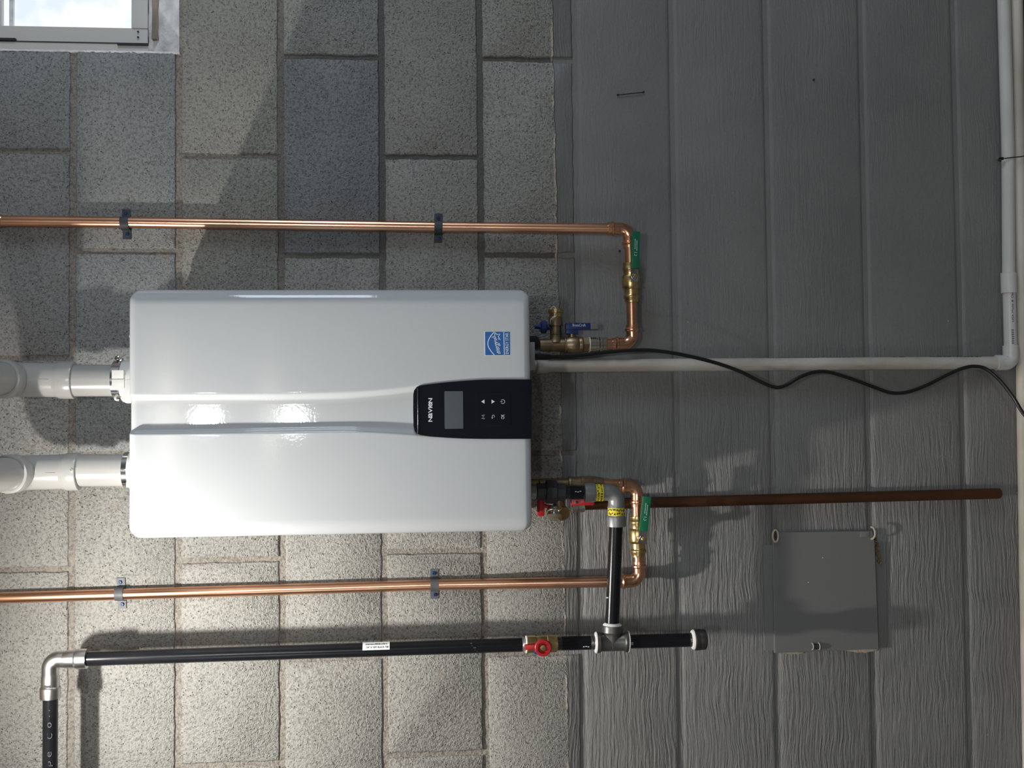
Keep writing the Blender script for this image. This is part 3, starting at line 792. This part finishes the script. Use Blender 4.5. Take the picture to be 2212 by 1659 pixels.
# loop below the first green valve
lr = thing('copper_pipe', at(1364, 690, LO_), 'short copper piece between green valve and blue-levered valve', 'pipe', 'short copper loops')
obj('pipe', cyl(v1b, at(1365.5, 704, LO_), CR_), M['copper'], lr)
elbow(lr, at(1365.4, 702, LO_), at(1366, 744, LO_), at(1322, 743.6, LO_))
obj('pipe', cyl(at(1326, 743.6, LO_), at(1300, 744, LO_), CR_), M['copper'], lr)
obj('adapter', span(at(1310, 743.8, LO_), at(1274, 744.3, LO_), [(0, .0120), (.03, .0132), (.25, .0134), (.3, .0155), (.42, .0155), (.47, .0138), (.62, .0138), (.64, .0150), (1, .0150)], 24), M['nickel'], lr)
obj('thread_tape', span(at(1274.5, 744.3, LO_), at(1271.3, 744.3, LO_), [(0, .0135), (.2, .0152), (.8, .0152), (1, .0135)], 24), M['dope'], lr)
def green_valve(label, a, b, stem, tip, width, off):
    """press ball valve between points a and b with a green lever on its front"""
    root = thing('ball_valve', a.lerp(b, .5), label, 'valve', 'green-handled valves')
    obj('body', span(a, b, [(0, .0122), (.008, .0142), (.10, .0144), (.13, .0158), (.17, .0158), (.20, .0142), (.30, .0142), (.32, .0172), (.36, .0186), (.60, .0186), (.64, .0175), (.67, .0145),
                             (.80, .0143), (.83, .0160), (.88, .0160), (.91, .0143), (.99, .0142), (1, .0122)], 28), M['brass'], root)
    s = at(*stem, off)
    base = Vector((s.x, a.lerp(b, .5).y, s.z))
    obj('stem_neck', cyl(base, s + OUT * .002, .0075, 16), M['brass'], root)
    t = at(*tip, off)
    d = (t - s); L = d.length; d.normalize(); sd = d.cross(OUT).normalized()
    rot = Matrix((d, -OUT, sd)).transposed()
    lev = obj('lever', box(s + d * L * .04 + OUT * .003, L * .155, .0014, width * .47, .001, rot), M['chrome'], root)
    grip = obj('grip', (lambda P: P)(box(s + d * (L * .60) + OUT * .004, L * .42, .0040, width * .5, .0036, rot)), M['green'], root, 40, 'green vinyl grip')
    obj('nut', turned(s + OUT * .004, OUT, [(0, .0072), (.0045, .0072), (.0055, .006)], 6), M['chrome'], root, 20)
    obj('stem', turned(s + OUT * .004, OUT, [(0, .0036), (.0085, .0036), (.009, .003)], 12), M['brass'], root)
    c = s + d * L * .72 + OUT * .0083; u = sd if sd.z < 0 else sd
    g = []
    rr = random.Random(4)
    for row, x0, x1 in ((.0022, -.012, .006), (-.0016, -.009, .009)):
        x = x0
        while x < x1:
            wl = rr.uniform(.0012, .0030); g.append(stroke([(x, row), (x + wl, row)], .0011, d, sd, c, OUT * .0001)); x += wl + .0007
    g.append(stroke([(-.016, -.003), (-.016, .003)], .0007, d, sd, c, OUT * .0001))
    g.append(stroke([(-.020 + .0025 * math.cos(t_), .0025 * math.sin(t_)) for t_ in [math.radians(100 + 200 * k / 8) for k in range(9)]], .0007, d, sd, c, OUT * .0001))
    obj('grip_print', join(*g), M['white_print'], grip, 0)
    return root
green_valve('brass ball valve with green handle on the upper copper line', at(1360.5, 568, LO_), at(1364.5, 654, LO_), (1370, 598), (1372.5, 503), .0165, LO_ + .030)

# cold service valve with blue handles
SV = .037
sv = thing('service_valve', at(1200, 745, SV), 'bronze tee valve with dark blue handles under the heater', 'valve')
obj('body', join(span(at(1166, 745.5, SV), at(1220, 745, SV), [(0, .0128), (.5, .0128), (.8, .0132), (1, .0135)], 24),
                 span(at(1218, 745, SV), at(1258.5, 744.6, SV), [(0, .0135), (.02, .0163), (.10, .0163), (.12, .0148), (.16, .0148), (.24, .0168), (.74, .0168), (.80, .0158), (.84, .0164), (.96, .0164), (1, .015)], 28)), M['bronze'], sv)
obj('end_nut', span(at(1258.5, 744.6, SV), at(1272, 744.4, SV), [(0, .0148), (.08, .0160), (.92, .0160), (1, .0148)], 6, .5), M['bronze'], sv, 20)
obj('drain_branch', span(at(1200, 740, SV), at(1200, 684, SV), [(0, .0150), (.16, .0118), (.30, .0112), (.31, .0118), (.62, .0112), (.64, .0140), (.70, .0142), (.95, .0142), (1, .0125)], 22), M['bronze'], sv)
obj('drain_cap', span(at(1200, 685, SV), at(1199.5, 667, SV), [(0, .0125), (.08, .0128), (.45, .0128), (.48, .0150), (.94, .0150), (1, .014)], 24), M['brass'], sv)
obj('cap_wrap', tube(catmull([at(1189, 668, SV + .010), at(1196, 662, SV + .014), at(1202, 670, SV + .018), at(1198, 682, SV + .016), at(1190, 690, SV + .018), at(1188, 700, SV + .012)], 5), .0008, 6), M['white_print'], sv)
kn = obj('drain_knob', join(span(at(1192, 707, SV), at(1181, 707, SV), [(0, .005), (1, .005)], 12), span(at(1181, 707, SV), at(1167.5, 706.5, SV), [(0, .0105), (.1, .0127), (.85, .0127), (1, .010)], 10), span(at(1168, 706.5, SV), at(1155, 706, SV), [(0, .0048), (1, .0040)], 12)), M['blue'], sv)
obj('lever_post', cyl(at(1235, 738, SV), at(1235.2, 719, SV), .0068, 16), M['bronze'], sv)
lv = obj('lever', join(pbox(1223, 697.5, 1276, 711.5, SV - .008, SV + .010, .002), pbox(1223.3, 708, 1249, 721, SV - .007, SV + .009, .002)), M['blue'], sv, 40, 'dark blue lever')
obj('lever_tip', pbox(1275, 698.5, 1293, 711.5, SV - .007, SV + .009, .002), M['grey_cap'], lv)
obj('lever_lettering', text_fit('BrassCraft', at(1251, 702.3, SV + .0104), DN, RT, .0265, .0052), M['white_print'], lv, 0)

# lower copper line
pl = thing('copper_pipe', at(600, 1274, PO), 'lower copper water line running down past the gas pipe side of the heater', 'pipe', 'long copper water lines')
c0_, c1_, c2_ = at(-140, 1295.5, .0145), at(937, 1263.5, .0148), at(1345, 1256.0, .050)
LQ = .052
obj('pipe', tube([Vector((c0_.x, c0_.y, ZC + .01)), c0_, at(258, 1284, .0145), c1_, c1_.lerp(c2_, .25) + OUT * .0005, at(1352, 1256.0, LQ)], CR_, 24), M['copper'], pl)
elbow(pl, at(1336, 1256.2, LQ), at(1382, 1255, LQ), at(1380.3, 1212, LQ))
obj('tail_pipe', cyl(at(1380.5, 1218, LQ), at(1379.5, 1198, LQ), CR_), M['copper'], pl)
green_valve('brass ball valve with green handle on the lower copper line', at(1376.5, 1114.5, LQ), at(1379.5, 1203, LQ), (1387, 1163), (1396.5, 1074), .0170, LQ + .030)
lh = thing('copper_pipe', at(1376, 1100, LQ), 'short copper piece bending up behind the grey gas elbow', 'pipe', 'short copper loops')
obj('pipe', cyl(at(1376.6, 1116, LQ), at(1376.2, 1082, LQ), CR_), M['copper'], lh)
elbow(lh, at(1376.5, 1095, LQ), at(1376, 1050.5, LQ), at(1336, 1048.5, LQ))
obj('pipe', cyl(at(1342, 1048.5, LQ), at(1303, 1047, LQ), CR_), M['copper'], lh)

# hot service valve, relief valve and its discharge pipe
hv = thing('service_valve', at(1250, 1047, .050), 'bronze tee valve with red handles behind the black gas union', 'valve')
obj('body', span(at(1226, 1046.5, .050), at(1304, 1047, .050), [(0, .0125), (.02, .0160), (.08, .0165), (.1, .0148), (.35, .0148), (.36, .0165), (.62, .0165), (.66, .0148), (.76, .0150), (.78, .0135), (.97, .0135), (1, .0122)], 28), M['bronze'], hv)
obj('branch', span(at(1205, 1050, .050), at(1208, 1096, .056), [(0, .013), (.4, .0118), (1, .0125)], 20), M['bronze'], hv)
obj('body', span(at(1165, 1047, .050), at(1227, 1047, .050), [(0, .012), (1, .0125)], 20), M['bronze'], hv)
dh = Vector((-.42, -.86, -.28)).normalized()
obj('drain_cap', turned(at(1214.5, 1107.5, .062), dh, [(-.016, .0118), (-.002, .0120), (-.001, .0148), (.006, .0150), (.0075, .0135), (.0076, .004)], 28), M['brass'], hv, 35, 'round brass drain cap')
d3 = Vector((-.80, -.52, .2)).normalized()
obj('cap_ring', turned(at(1199, 1104, .058), d3, [(-.004, .0150), (.000, .0170), (.003, .0172), (.005, .0160), (.0052, .0145), (.009, .0142), (.010, .0150), (.014, .0150), (.015, .0135), (.0151, .004)], 28), M['nickel'], hv)
obj('drain_handle', join(prr(1160.5, 1080, 1176.5, 1115.5, .052, .060, .004, .0015), span(at(1170, 1092, .056), at(1196, 1096, .056), [(0, .004), (1, .004)], 10)), M['red'], hv, 40, 'red drain handle')
rl = obj('lever', prr(1233.5, 1076, 1284.5, 1091.5, .060, .071, .003, .002), M['red'], hv, 40, 'red lever')
obj('lever_screw', turned(at(1245.5, 1085, .071), OUT, [(0, .003), (.002, .003), (.003, .0018)], 10), M['black_iron'], rl)
dp = thing('discharge_pipe', at(1700, 1075, .0125), 'tarnished brown copper pipe running down the painted wall', 'pipe')
q = [at(1236, 1091, .013), at(1345, 1087.5, .0128), at(1400, 1085.8, .0125), at(2156, 1066, .0125)]
obj('pipe', tube(q + [q[-1] + (q[-1] - q[-2]).normalized() * .0035, q[-1] + (q[-1] - q[-2]).normalized() * .0052], [CR_] * 4 + [CR_ * .92, CR_ * .7], 24), M['old_copper'], dp)
obj('relief_adapter', span(at(1233, 1093, .020), at(1262, 1092, .019), [(0, .014), (.06, .0155), (.40, .0155), (.42, .0135), (.50, .0135), (.52, .0150), (.95, .0150), (1, .013)], 10), M['nickel'], dp, 30)

# ------------------------------------------------------------------ gas line
GO = .138; GR = .01335
gv = thing('gas_pipe', at(108, 1600, GO), 'black gas pipe coming in level at the bottom left corner', 'pipe')
obj('pipe', cyl(at(109, 1500, GO), at(109, 1500, GO) + (at(107, 1860, GO) - at(109, 1500, GO)) * 6.6, GR, 28), M['black_pipe'], gv)
# widely spaced pipe stencil, read upwards
gl = []
for ch, yy, w_, h_ in (('P', 1690, 12, 11), ('i', 1667, 3, 11), ('p', 1645, 11, 10), ('e', 1625, 11, 8.5), ('C', 1586, 11, 11), ('o', 1562, 11, 8.5), ('.', 1543, 2, 2), ("'", 1531, 1.2, 2.4)):
    k = 1 / 1130.0
    gl.append(text_round(ch, at(112 if ch != 'p' else 113.5, yy, GO), RT, UP, GR, w_ * k, h_ * k, ang0=0.0))
for g in gl: obj('stencil_letter', g, M['faint_print'], gv, 0)
ge = thing('gas_elbow', at(115, 1440, GO), 'silver press-fit gas elbow at the top left corner of the black pipe', 'pipe fitting')
def steel_end(p, d):
    return turned(p, d, [(0, GR + .0010), (.0006, GR + .0048), (.018, GR + .0052), (.0205, GR + .0044), (.022, GR + .0034), (.0225, GR + .0030), (.038, GR + .0030), (.041, GR + .0022), (.046, GR + .0016)], 28)
ga, gb, gc = at(189, 1423, GO), at(108.5, 1424.5, GO), at(108.5, 1509, GO)
obj('fitting', join(steel_end(ga, UP), tube(fillet([at(150, 1423.7, GO), gb, at(108.5, 1470, GO)], .030, 12), GR + .0018, 26), steel_end(gc, RT)), M['stainless'], ge)
obj('size_mark', patch_round(at(107.5, 1479, GO), UP, LF, GR + .0031, .012, -.12, .12), M['ink'], ge, 0)
gp = thing('gas_pipe', at(650, 1410, GO), 'long black gas pipe with a white label left of the heater', 'pipe')
obj('pipe', cyl(at(180, 1423.2, GO), at(1128, 1392.5, GO), GR, 28), M['black_pipe'], gp)
obj('thread', span(at(1127, 1392.5, GO), at(1138, 1392.2, GO), [(k / 10, GR - (.0003 if k % 2 else .0010)) for k in range(11)], 28), M['thread'], gp)
axp = (at(1128, 1392.5, GO) - at(180, 1423.2, GO)).normalized(); sdp = RT - axp * RT.dot(axp); sdp.normalize()
lc = at(813, 1401.6, GO)
st = obj('sticker', patch_round(lc, axp, sdp, GR, .0505, .05, 1.35, .0004, 12), M['white_print'], gp, 40, 'small white size sticker')
obj('sticker_lettering', text_round('3/4" X 10FT BLACK TBE', lc + axp * .0025, axp, sdp, GR, .0415, .0034, ang0=.42, offset=.01, skin=.0007), M['ink'], st, 0)
rr = random.Random(9); g = []
x = -.019
while x < .021:
    wl = rr.uniform(.0006, .0022); g.append(patch_round(lc + axp * x, axp, sdp, GR, wl, .80, .80 + rr.uniform(.10, .2), .0007, 3)); x += wl + .0007
obj('sticker_code', join(*g), M['ink'], st, 0)
obj('scuff_mark', join(*[patch_round(at(1016 + rr.uniform(0, 15), 1395.5, GO), axp, sdp, GR, rr.uniform(.001, .005), s, s + .12, .0002, 3) for s in (-.7, -.45, -.1, .2, .5, -.6)]), M['zinc'], gp, 0)
gvv = thing('gas_valve', at(1170, 1391, GO), 'brass gas shut-off valve with a red tee handle', 'valve')
obj('body', span(at(1137, 1392, GO), at(1203, 1390, GO), [(0, .0135), (.02, .0162), (.06, .0165), (.30, .0165), (.33, .0150), (.36, .0150), (.40, .0158), (.64, .0158), (.67, .0150), (.70, .0165), (.97, .0165), (1, .014)], 8, .5), M['brass'], gvv, 25)
obj('thread_tape', span(at(1135, 1392, GO), at(1138.5, 1392, GO), [(0, .0135), (.3, .0166), (.8, .0168), (1, .014)], 24), M['dope'], gvv)
GS = GO + .027
hc = at(1172.5, 1398.5, GS)
obj('stem_neck', cyl(Vector((hc.x, -GO, hc.z)), hc + OUT * .001, .0085, 16), M['brass'], gvv)
hd = obj('handle', join(turned(hc, OUT, [(0, .0145), (.001, .0158), (.006, .0158), (.0072, .0145), (.0072, .0105), (.003, .0098)], 28),
                        prr(1133.5, 1393, 1166, 1403.5, GS - .001, GS + .005, .002, .001), prr(1180, 1393.5, 1191, 1404, GS - .001, GS + .005, .002, .001)), M['red'], gvv, 40, 'red tee handle')
obj('handle_screw', turned(hc, OUT, [(0, .0068), (.0055, .0066), (.0075, .0052), (.0078, .002)], 12), M['brass'], gvv)
obj('blue_tag', prr(1154, 1404, 1172, 1413.5, GS - .012, GS - .006, .002, .001), M['blue'], gvv)
def nipple(name, label, a, b, ta=True, tb=True):
    root = thing(name, a.lerp(b, .5), label, 'pipe')
    obj('pipe', cyl(a, b, GR, 28), M['black_pipe'], root)
    d = (b - a).normalized()
    for p, s, t in ((a, d, ta), (b, -d, tb)):
        if t: obj('thread', turned(p - s * .004, s, [(k * .0011, GR - (.0009 if k % 2 else -.0002)) for k in range(12)], 28), M['thread'], root)
    return root
nA = nipple('pipe_nipple', 'short black nipple between the red-handled gas valve and the iron tee', at(1204, 1390, GO), at(1284, 1388, GO))
obj('chalk_mark', join(*[patch_round(at(px, 1389, GO), axp, sdp, GR, .003, -.42 + s, -.30 + s, .0002, 3) for px, s in ((1259, 0), (1264, .05), (1269, -.02))]), M['white_print'], nA, 0)
tee = thing('pipe_tee', at(1322, 1387, GO), 'dark iron pipe tee on the gas line', 'pipe fitting')
TR = .0172
obj('fitting', join(span(at(1286, 1388, GO), at(1359, 1386, GO), [(0, .0150), (.02, .0198), (.12, .0200), (.15, .0185), (.19, TR), (.81, TR), (.85, .0185), (.88, .0200), (.98, .0198), (1, .0150)], 28),
                    span(at(1322, 1387, GO), at(1322.6, 1348, GO), [(0, TR), (.42, TR), (.50, .0185), (.56, .0200), (.90, .0200), (.93, .0192), (.95, .0150)], 28)), M['iron'], tee)
obj('thread_sealant', span(at(1284.2, 1388, GO), at(1289, 1388, GO), [(0, .0140), (.3, .0196), (.8, .0206), (1, .0190)], 24), M['dope'], tee)
obj('thread_sealant', span(at(1355.5, 1386, GO), at(1360.5, 1386, GO), [(0, .0190), (.3, .0205), (.6, .0196), (1, .0138)], 24), M['dope'], tee)
obj('thread_sealant', span(at(1322.5, 1352, GO), at(1322.6, 1345.5, GO), [(0, .0188), (.4, .0180), (1, .0138)], 24), M['dope'], tee)
obj('cast_mark', stroke([(0, .008), (.0015, .005), (-.001, .003), (.0012, 0), (-.0012, -.003), (0, -.006)], .0009, UP, RT, at(1323, 1394, GO + .0168), OUT * .0012), M['thread'], tee, 0)
dl = nipple('drip_leg', 'black capped-off drip leg hanging below the iron tee', at(1360, 1385.8, GO), at(1496, 1382, GO), False, False)
obj('wrench_mark', box(at(1363, 1390, GO + .0125), .003, .002, .0045, .001), M['thread'], dl)
obj('thread', span(at(1488, 1382.4, GO), at(1494, 1382, GO), [(k / 6, GR - (.0009 if k % 2 else -.0002)) for k in range(7)], 28), M['thread'], dl)
obj('thread_sealant', span(at(1493, 1382, GO), at(1499.5, 1381.8, GO), [(0, .0140), (.3, .0182), (.8, .0196), (1, .0185)], 24), M['dope'], dl)
obj('cap', span(at(1499, 1381.8, GO), at(1524, 1381, GO), [(0, .0190), (.05, .0205), (.35, .0207), (.38, .0196), (.42, .0200), (.92, .0198), (.98, .0185), (1, .016)], 28), M['black_iron'], dl)
gbp = thing('gas_pipe', at(1325, 1240, GO), 'short level black gas pipe joining the iron tee to the yellow-tagged elbow', 'pipe')
obj('pipe', cyl(at(1322.6, 1346, GO), at(1331, 1126, GO), GR, 28), M['black_pipe'], gbp)
obj('flat_spot', box(at(1312, 1291, GO + .0085), .0012, .0012, .0022, .0006), M['white_print'], gbp)
g2 = thing('gas_elbow', at(1325, 1075, GO), 'grey press-fit gas elbow with two yellow tags', 'pipe fitting')
ea, ec, eb = at(1331, 1138, GO), at(1332, 1063.5, GO), at(1262, 1064.5, GO)
obj('fitting', join(steel_end(ea, RT), tube(fillet([at(1331.2, 1110, GO), ec, at(1290, 1064, GO)], .028, 12), GR + .0026, 26), steel_end(eb, DN)), M['grey_iron'], g2)
def tag_band(c, along, side, R, L, a0, a1):
    t = obj('yellow_tag', patch_round(c, along, side, R, L, a0, a1, .0007, 14), M['yellow'], g2, 40, 'yellow paper tag with black print')
    r = random.Random(int(L * 1e5)); g = []
    for row in (-.24, .20):
        a = a0 + .15
        while a < a1 - .15:
            wl = r.uniform(.05, .20)
            g.append(patch_round(c + along * ((row + r.uniform(-.08, .08)) * L), along, side, R, L * r.uniform(.12, .30), a, min(a + wl, a1 - .05), .0011, 3)); a += wl + r.uniform(.05, .22)
    obj('tag_print', join(*g), M['ink'], t, 0)
tag_band(at(1330.6, 1105, GO), LF, UP, GR + .0026, .0150, -1.35, 1.35)
tag_band(at(1293.5, 1064, GO), DN, RT, GR + .0028, .0140, -1.35, 1.35)
nB = nipple('pipe_nipple', 'short black nipple with bare thread between the grey elbow and the union', at(1221, 1063.6, GO), at(1268, 1064.4, GO))
obj('chalk_mark', join(*[patch_round(at(px, 1064, GO), DN, RT, GR, .003, .1 + s, .2 + s, .0003, 3) for px, s in ((1242, .05), (1247, 0), (1252, .1))]), M['white_print'], nB, 0)
un = thing('pipe_union', at(1195, 1062, GO), 'dark grey three-part hex union under the heater', 'pipe fitting')
obj('union_end', span(at(1159.5, 1062, GO), at(1179, 1062, GO), [(0, .0160), (.05, .0172), (.95, .0172), (1, .016)], 8, .5), M['dark_plastic'], un, 20)
obj('union_nut', span(at(1178.5, 1062.3, GO), at(1202, 1063, GO), [(0, .0215), (.05, .0240), (.95, .0240), (1, .0215)], 8, .5), M['dark_plastic'], un, 20)
obj('union_end', span(at(1202, 1063, GO), at(1221, 1063.5, GO), [(0, .0162), (.05, .0172), (.95, .0172), (1, .016)], 8, .5), M['dark_plastic'], un, 20)

# straps
strap(270, 482, .0145, .03, 'dark strap on the upper copper line, above the heater top')
strap(947, 490.5, .0148, -.02, 'dark strap on the upper copper line, beside the control panel')
strap(258.5, 1283.5, .0145, .05, 'grey strap on the lower copper line, level with the heater top', True)
strap(938.5, 1263.2, .0148, .0, 'grey strap on the lower copper line, nearest the gas valve', True)

# ------------------------------------------------------------------ condensate drain, floor pipe, tie, cord
DO = .0200; PR = .01335
dr = thing('drain_pipe', at(1700, 787, DO), 'white plastic drain pipe from the heater down to the floor and along it', 'pipe')
obj('adapter', join(span(at(1157, 790.5, DO + .008), at(1182, 790.5, DO + .004), [(0, .0150), (.03, .0160), (.97, .0160), (1, .0150)], 24)), M['pvc_old'], dr)
obj('pipe', cyl(at(1150, 791, DO + .006), at(2158, 783.5, DO), PR, 24), M['pvc_old'], dr)
e0, e1, e2 = at(2151, 783.5, DO), at(2183.5, 783, DO), at(2183, 746, DO)
obj('elbow', join(turned(e0, DN, [(0, .0142), (.0005, .0164), (.0095, .0166), (.012, .0160)], 24), tube(fillet([e0 + DN * .008, e1, e2 + LF * .004], .017, 10), .0162, 24), turned(e2, LF, [(0, .0142), (.0005, .0164), (.017, .0166)], 24)), M['pvc'], dr)
f0 = at(2177.5, 330, DO); f1 = at(2168.5, 0, DO)
obj('pipe', tube([e2 + LF * .01, at(2179.2, 610, DO), f0, f1, f1 + (f1 - f0) * 5.4], PR, 24), M['pvc'], dr)
obj('coupling', span(at(2179.6, 633.5, DO), at(2178.6, 589.5, DO), [(0, .0145), (.01, .0163), (.99, .0163), (1, .0145)], 24), M['pvc'], dr)
obj('stencil_lettering', text_round('USA Made & Op', at(2180.3, 665, DO), RT, UP, PR, 61 / 985, .0052, ang0=-.02), M['ink'], dr, 0)
obj('pipe_code', join(text_round('IIIIIII', at(2182, 728, DO), RT, UP, PR, .030, .0045, ang0=.12, offset=.02)), M['ink_faint'], dr, 0)
rr = random.Random(3); g = []
for x0, x1 in ((1222, 1262), (1262, 1325), (1635, 1730), (1725, 1765), (1790, 1840), (1930, 1960), (2010, 2120)):
    x = x0
    while x < x1:
        wl = rr.uniform(2, 7); yy = 790.7 - (x - 1220) * .0083
        g.append(patch_round(at(x, yy, DO), DN, RT, PR, wl * .00095, 1.28 - rr.uniform(0, .12), 1.50, .0003, 3)); x += wl + 2
obj('stencil_dashes', join(*g), M['ink'], dr, 0)['kind'] = 'stuff'
fp = thing('floor_pipe', at(2200, 800, .0145), 'cream pipe lying along the foot of the wall on the floor', 'pipe')
h0, h1 = at(2195.5, 0, .0155), at(2223.5, 1659, .0155)
sl = (h1 - h0); sl.z = 0; h0e = h0 - sl * 1.15; h1e = h1 + sl * 1.35
obj('pipe', tube([h0e, h0, h0.lerp(h1, .33), h0.lerp(h1, .66), h1, h1e], PR, 24), M['cream'], fp)
ct = thing('cable_tie', at(2176, 341, DO + .015), 'thin black cable tie binding drain pipe to cream pipe', 'cable tie')
tz0 = at(2162, 343, DO + .010); tz1 = at(2176.6, 341.5, DO + PR + .0012); tz2 = at(2188, 340, DO + PR); tz3 = at(2203, 338.5, DO + PR + .0012); tz4 = at(2215, 337, DO + .008)
loop = catmull([tz0, tz1, tz2, tz3, tz4, tz4 + Vector((0, .012, -.001)), tz3 + Vector((0, .0280, 0)), tz1 + Vector((0, .0280, 0)), tz0 + Vector((0, .009, .001)), tz0], 6)
obj('strap', tube(loop, .0011, 8), M['rubber'], ct)
obj('tie_head', box(tz0 + OUT * .001, .0028, .0032, .0040, .0008), M['rubber'], ct)
CP = [(1160, 771, .122), (1189, 771, .115), (1250, 768, .105), (1300, 762, .10), (1350, 757.5, .095), (1400, 756.5, .09), (1450, 762, .088), (1500, 772, .085), (1550, 785, .08), (1600, 803, .078), (1640, 823, .076), (1665, 834, .075), (1682, 837, .075), (1702, 830, .075),
      (1725, 816, .075), (1750, 806, .075), (1775, 802.5, .075), (1800, 806, .073), (1850, 822, .070), (1890, 837, .066), (1925, 848.5, .063), (1960, 847, .060), (2000, 833, .060), (2050, 808, .060), (2080, 795.5, .063), (2105, 791.5, .066), (2130, 797, .070), (2160, 822, .080), (2190, 860, .092), (2212, 895, .105)]
cpts = [at(*p) for p in CP]
end = cpts[-1]
cpts += [end + Vector((-.035, -.03, -.020)), Vector((end.x - .075, end.y - .07, .0042)), Vector((end.x - .14, end.y - .13, .0040))]
crd = thing('power_cord', cpts[0], 'black power cord waving down the painted wall below the heater', 'cord')
obj('cord', tube(catmull(cpts, 6), .0037, 12), M['rubber'], crd)
obj('strain_relief', span(at(1149, 770.5, .124), at(1189, 771, .114), [(0, .0066), (.75, .0062), (1, .0050)], 16), M['rubber'], crd)

# ------------------------------------------------------------------ access door in the painted wall
ac = thing('access_door', at(1780, 1280, 0), 'square grey-painted metal access door set in the painted wall', 'access door')
TO = .011
dpoly = [at(*p, TO) for p in ((1669, 1152), (1680, 1150), (1885, 1147), (1889.5, 1172), (1898.5, 1402), (1674, 1411))]
def ring_frame(x0, x1, z0, z1, ins, y0, y1):
    return join(rect(x0, x0 + ins, z0, z1, y1, y0), rect(x1 - ins, x1, z0, z1, y1, y0), rect(x0 + ins, x1 - ins, z0, z0 + ins, y1, y0), rect(x0 + ins, x1 - ins, z1 - ins, z1, y1, y0))
fa, fb = at(1652, 1405, .002), at(1912, 1172, .002)
fr = obj('frame', rect(fa.x, fb.x - .0, fb.z, fa.z, -.0035, .012), M['panel'], ac)
door = obj('door', prism([(p.x, p.z) for p in dpoly], -.002, -TO, .0009), M['panel'], ac, 12)
for px, py, r0 in ((1674, 1157.5, 0), (1880.5, 1151, .35)):
    c = at(px, py, TO); lp_ = []
    for k in range(13):
        t = math.radians(-100 + 200 * k / 12) ; lp_.append(c + LF * (.0125 * math.sin(t)) * 1.0 + (DN * (.0065 * math.cos(t))) + OUT * (.004 + .004 * math.cos(t)))
    if r0 == 0:
        lp_ = [c + RT * (.0125 * math.sin(t)) + DN * (.0058 * math.cos(t)) + OUT * .0035 for t in [2 * math.pi * k / 20 for k in range(21)]]
        obj('hinge_pin', box(c + OUT * .0015, .009, .0015, .0036, .001), M['gasket'], ac)
    hg = obj('hinge_loop', tube(lp_, .0022, 8), M['cream_chip'], ac, 40, 'cream hinge loop showing bare paint')
obj('hinge_plate', prr(1858, 1148, 1878, 1161, TO - .001, TO + .0012, .001, .0004), M['panel'], ac)
c = at(1761.5, 1396, TO)
obj('latch', join(*[tube([c + DN * (s * .0070) + RT * (.0065 * math.sin(t)) + OUT * (.008 * math.cos(t)) for t in [math.radians(-90 + 180 * k / 10) for k in range(11)]], .0014, 8) for s in (-1, 1)]), M['cream_chip'], ac)
obj('latch_post', cyl(c + DN * -.006 + OUT * .003, c + DN * .006 + OUT * .003, .0052, 14), M['gasket'], ac)
for px, py in ((1777, 1205), (1746, 1258), (1865, 1282), (1845, 1384), (1880, 1354)):
    obj('paint_blob', turned(at(px, py, TO), OUT, [(-.0005, .0011), (.0004, .0010), (.0009, .0004)], 8), M['panel'] if px > 1840 else M['white_print'], ac)
rr = random.Random(2); V = []; g = []
for k in range(16):
    t = k / 15; p = at(1889 + 11 * t + rr.uniform(-3, 3), 1160 + 58 * t + rr.uniform(-3, 3), .004)
    g.append(box(p, rr.uniform(.001, .003), .003, rr.uniform(.001, .004), .001, Matrix.Rotation(rr.uniform(0, 3), 3, 'Y')))
obj('rust_crumbs', join(*g), M['rust'], ac, 0)['kind'] = 'stuff'
g = []
for px0, px1, py, hh in ((1818, 1896, 1404.5, 5), (1690, 1735, 1411, 2)):
    n = 9; top = [at(px0 + (px1 - px0) * k / n, py - 2, .0038) for k in range(n + 1)]; bot = [at(px0 + (px1 - px0) * k / n, py + hh * (math.sin(math.pi * (k / n) ** 1.4)) * (.7 + .6 * rr.random()) + .3, .0012) for k in range(n + 1)]
    V = top + bot; g.append((V, [(k, k + 1, n + 2 + k, n + 1 + k) for k in range(n)]))
obj('bare_edge', join(*g), M['cream_chip'], ac, 0)

# ------------------------------------------------------------------ small things on the painted wall
ws = thing('wire_staple', at(1362, 203, 0), 'thin black wire pin stuck on the painted wall high beside the drain pipes', 'staple')
obj('wire', tube([at(1336, 205, .0002), at(1336, 205, .003), at(1388, 199.5, .003), at(1388, 199.5, .0002)], .0009, 8), M['rubber'], ws)
obj('pin', turned(at(1334, 205.4, .0), OUT, [(0, .0018), (.003, .0018), (.004, .001)], 8), M['rubber'], ws)
obj('pin', turned(at(1390, 199.2, .0), OUT, [(0, .0018), (.003, .0018), (.004, .001)], 8), M['rubber'], ws)
def nail(px, py, label):
    p = at(px, py, 0)
    o = obj('nail', turned(p, OUT, [(-.001, .0012), (.002, .0012), (.0021, .0026), (.003, .0024), (.0034, .001)], 10), M['black_iron'])
    return meta(o, label, 'nail', 'nail heads in the painted wall')
nail(1757, 173, 'tiny black nail head alone in the dark painted wall')
nail(1338, 543, 'tiny black nail head inside the upper copper loop')
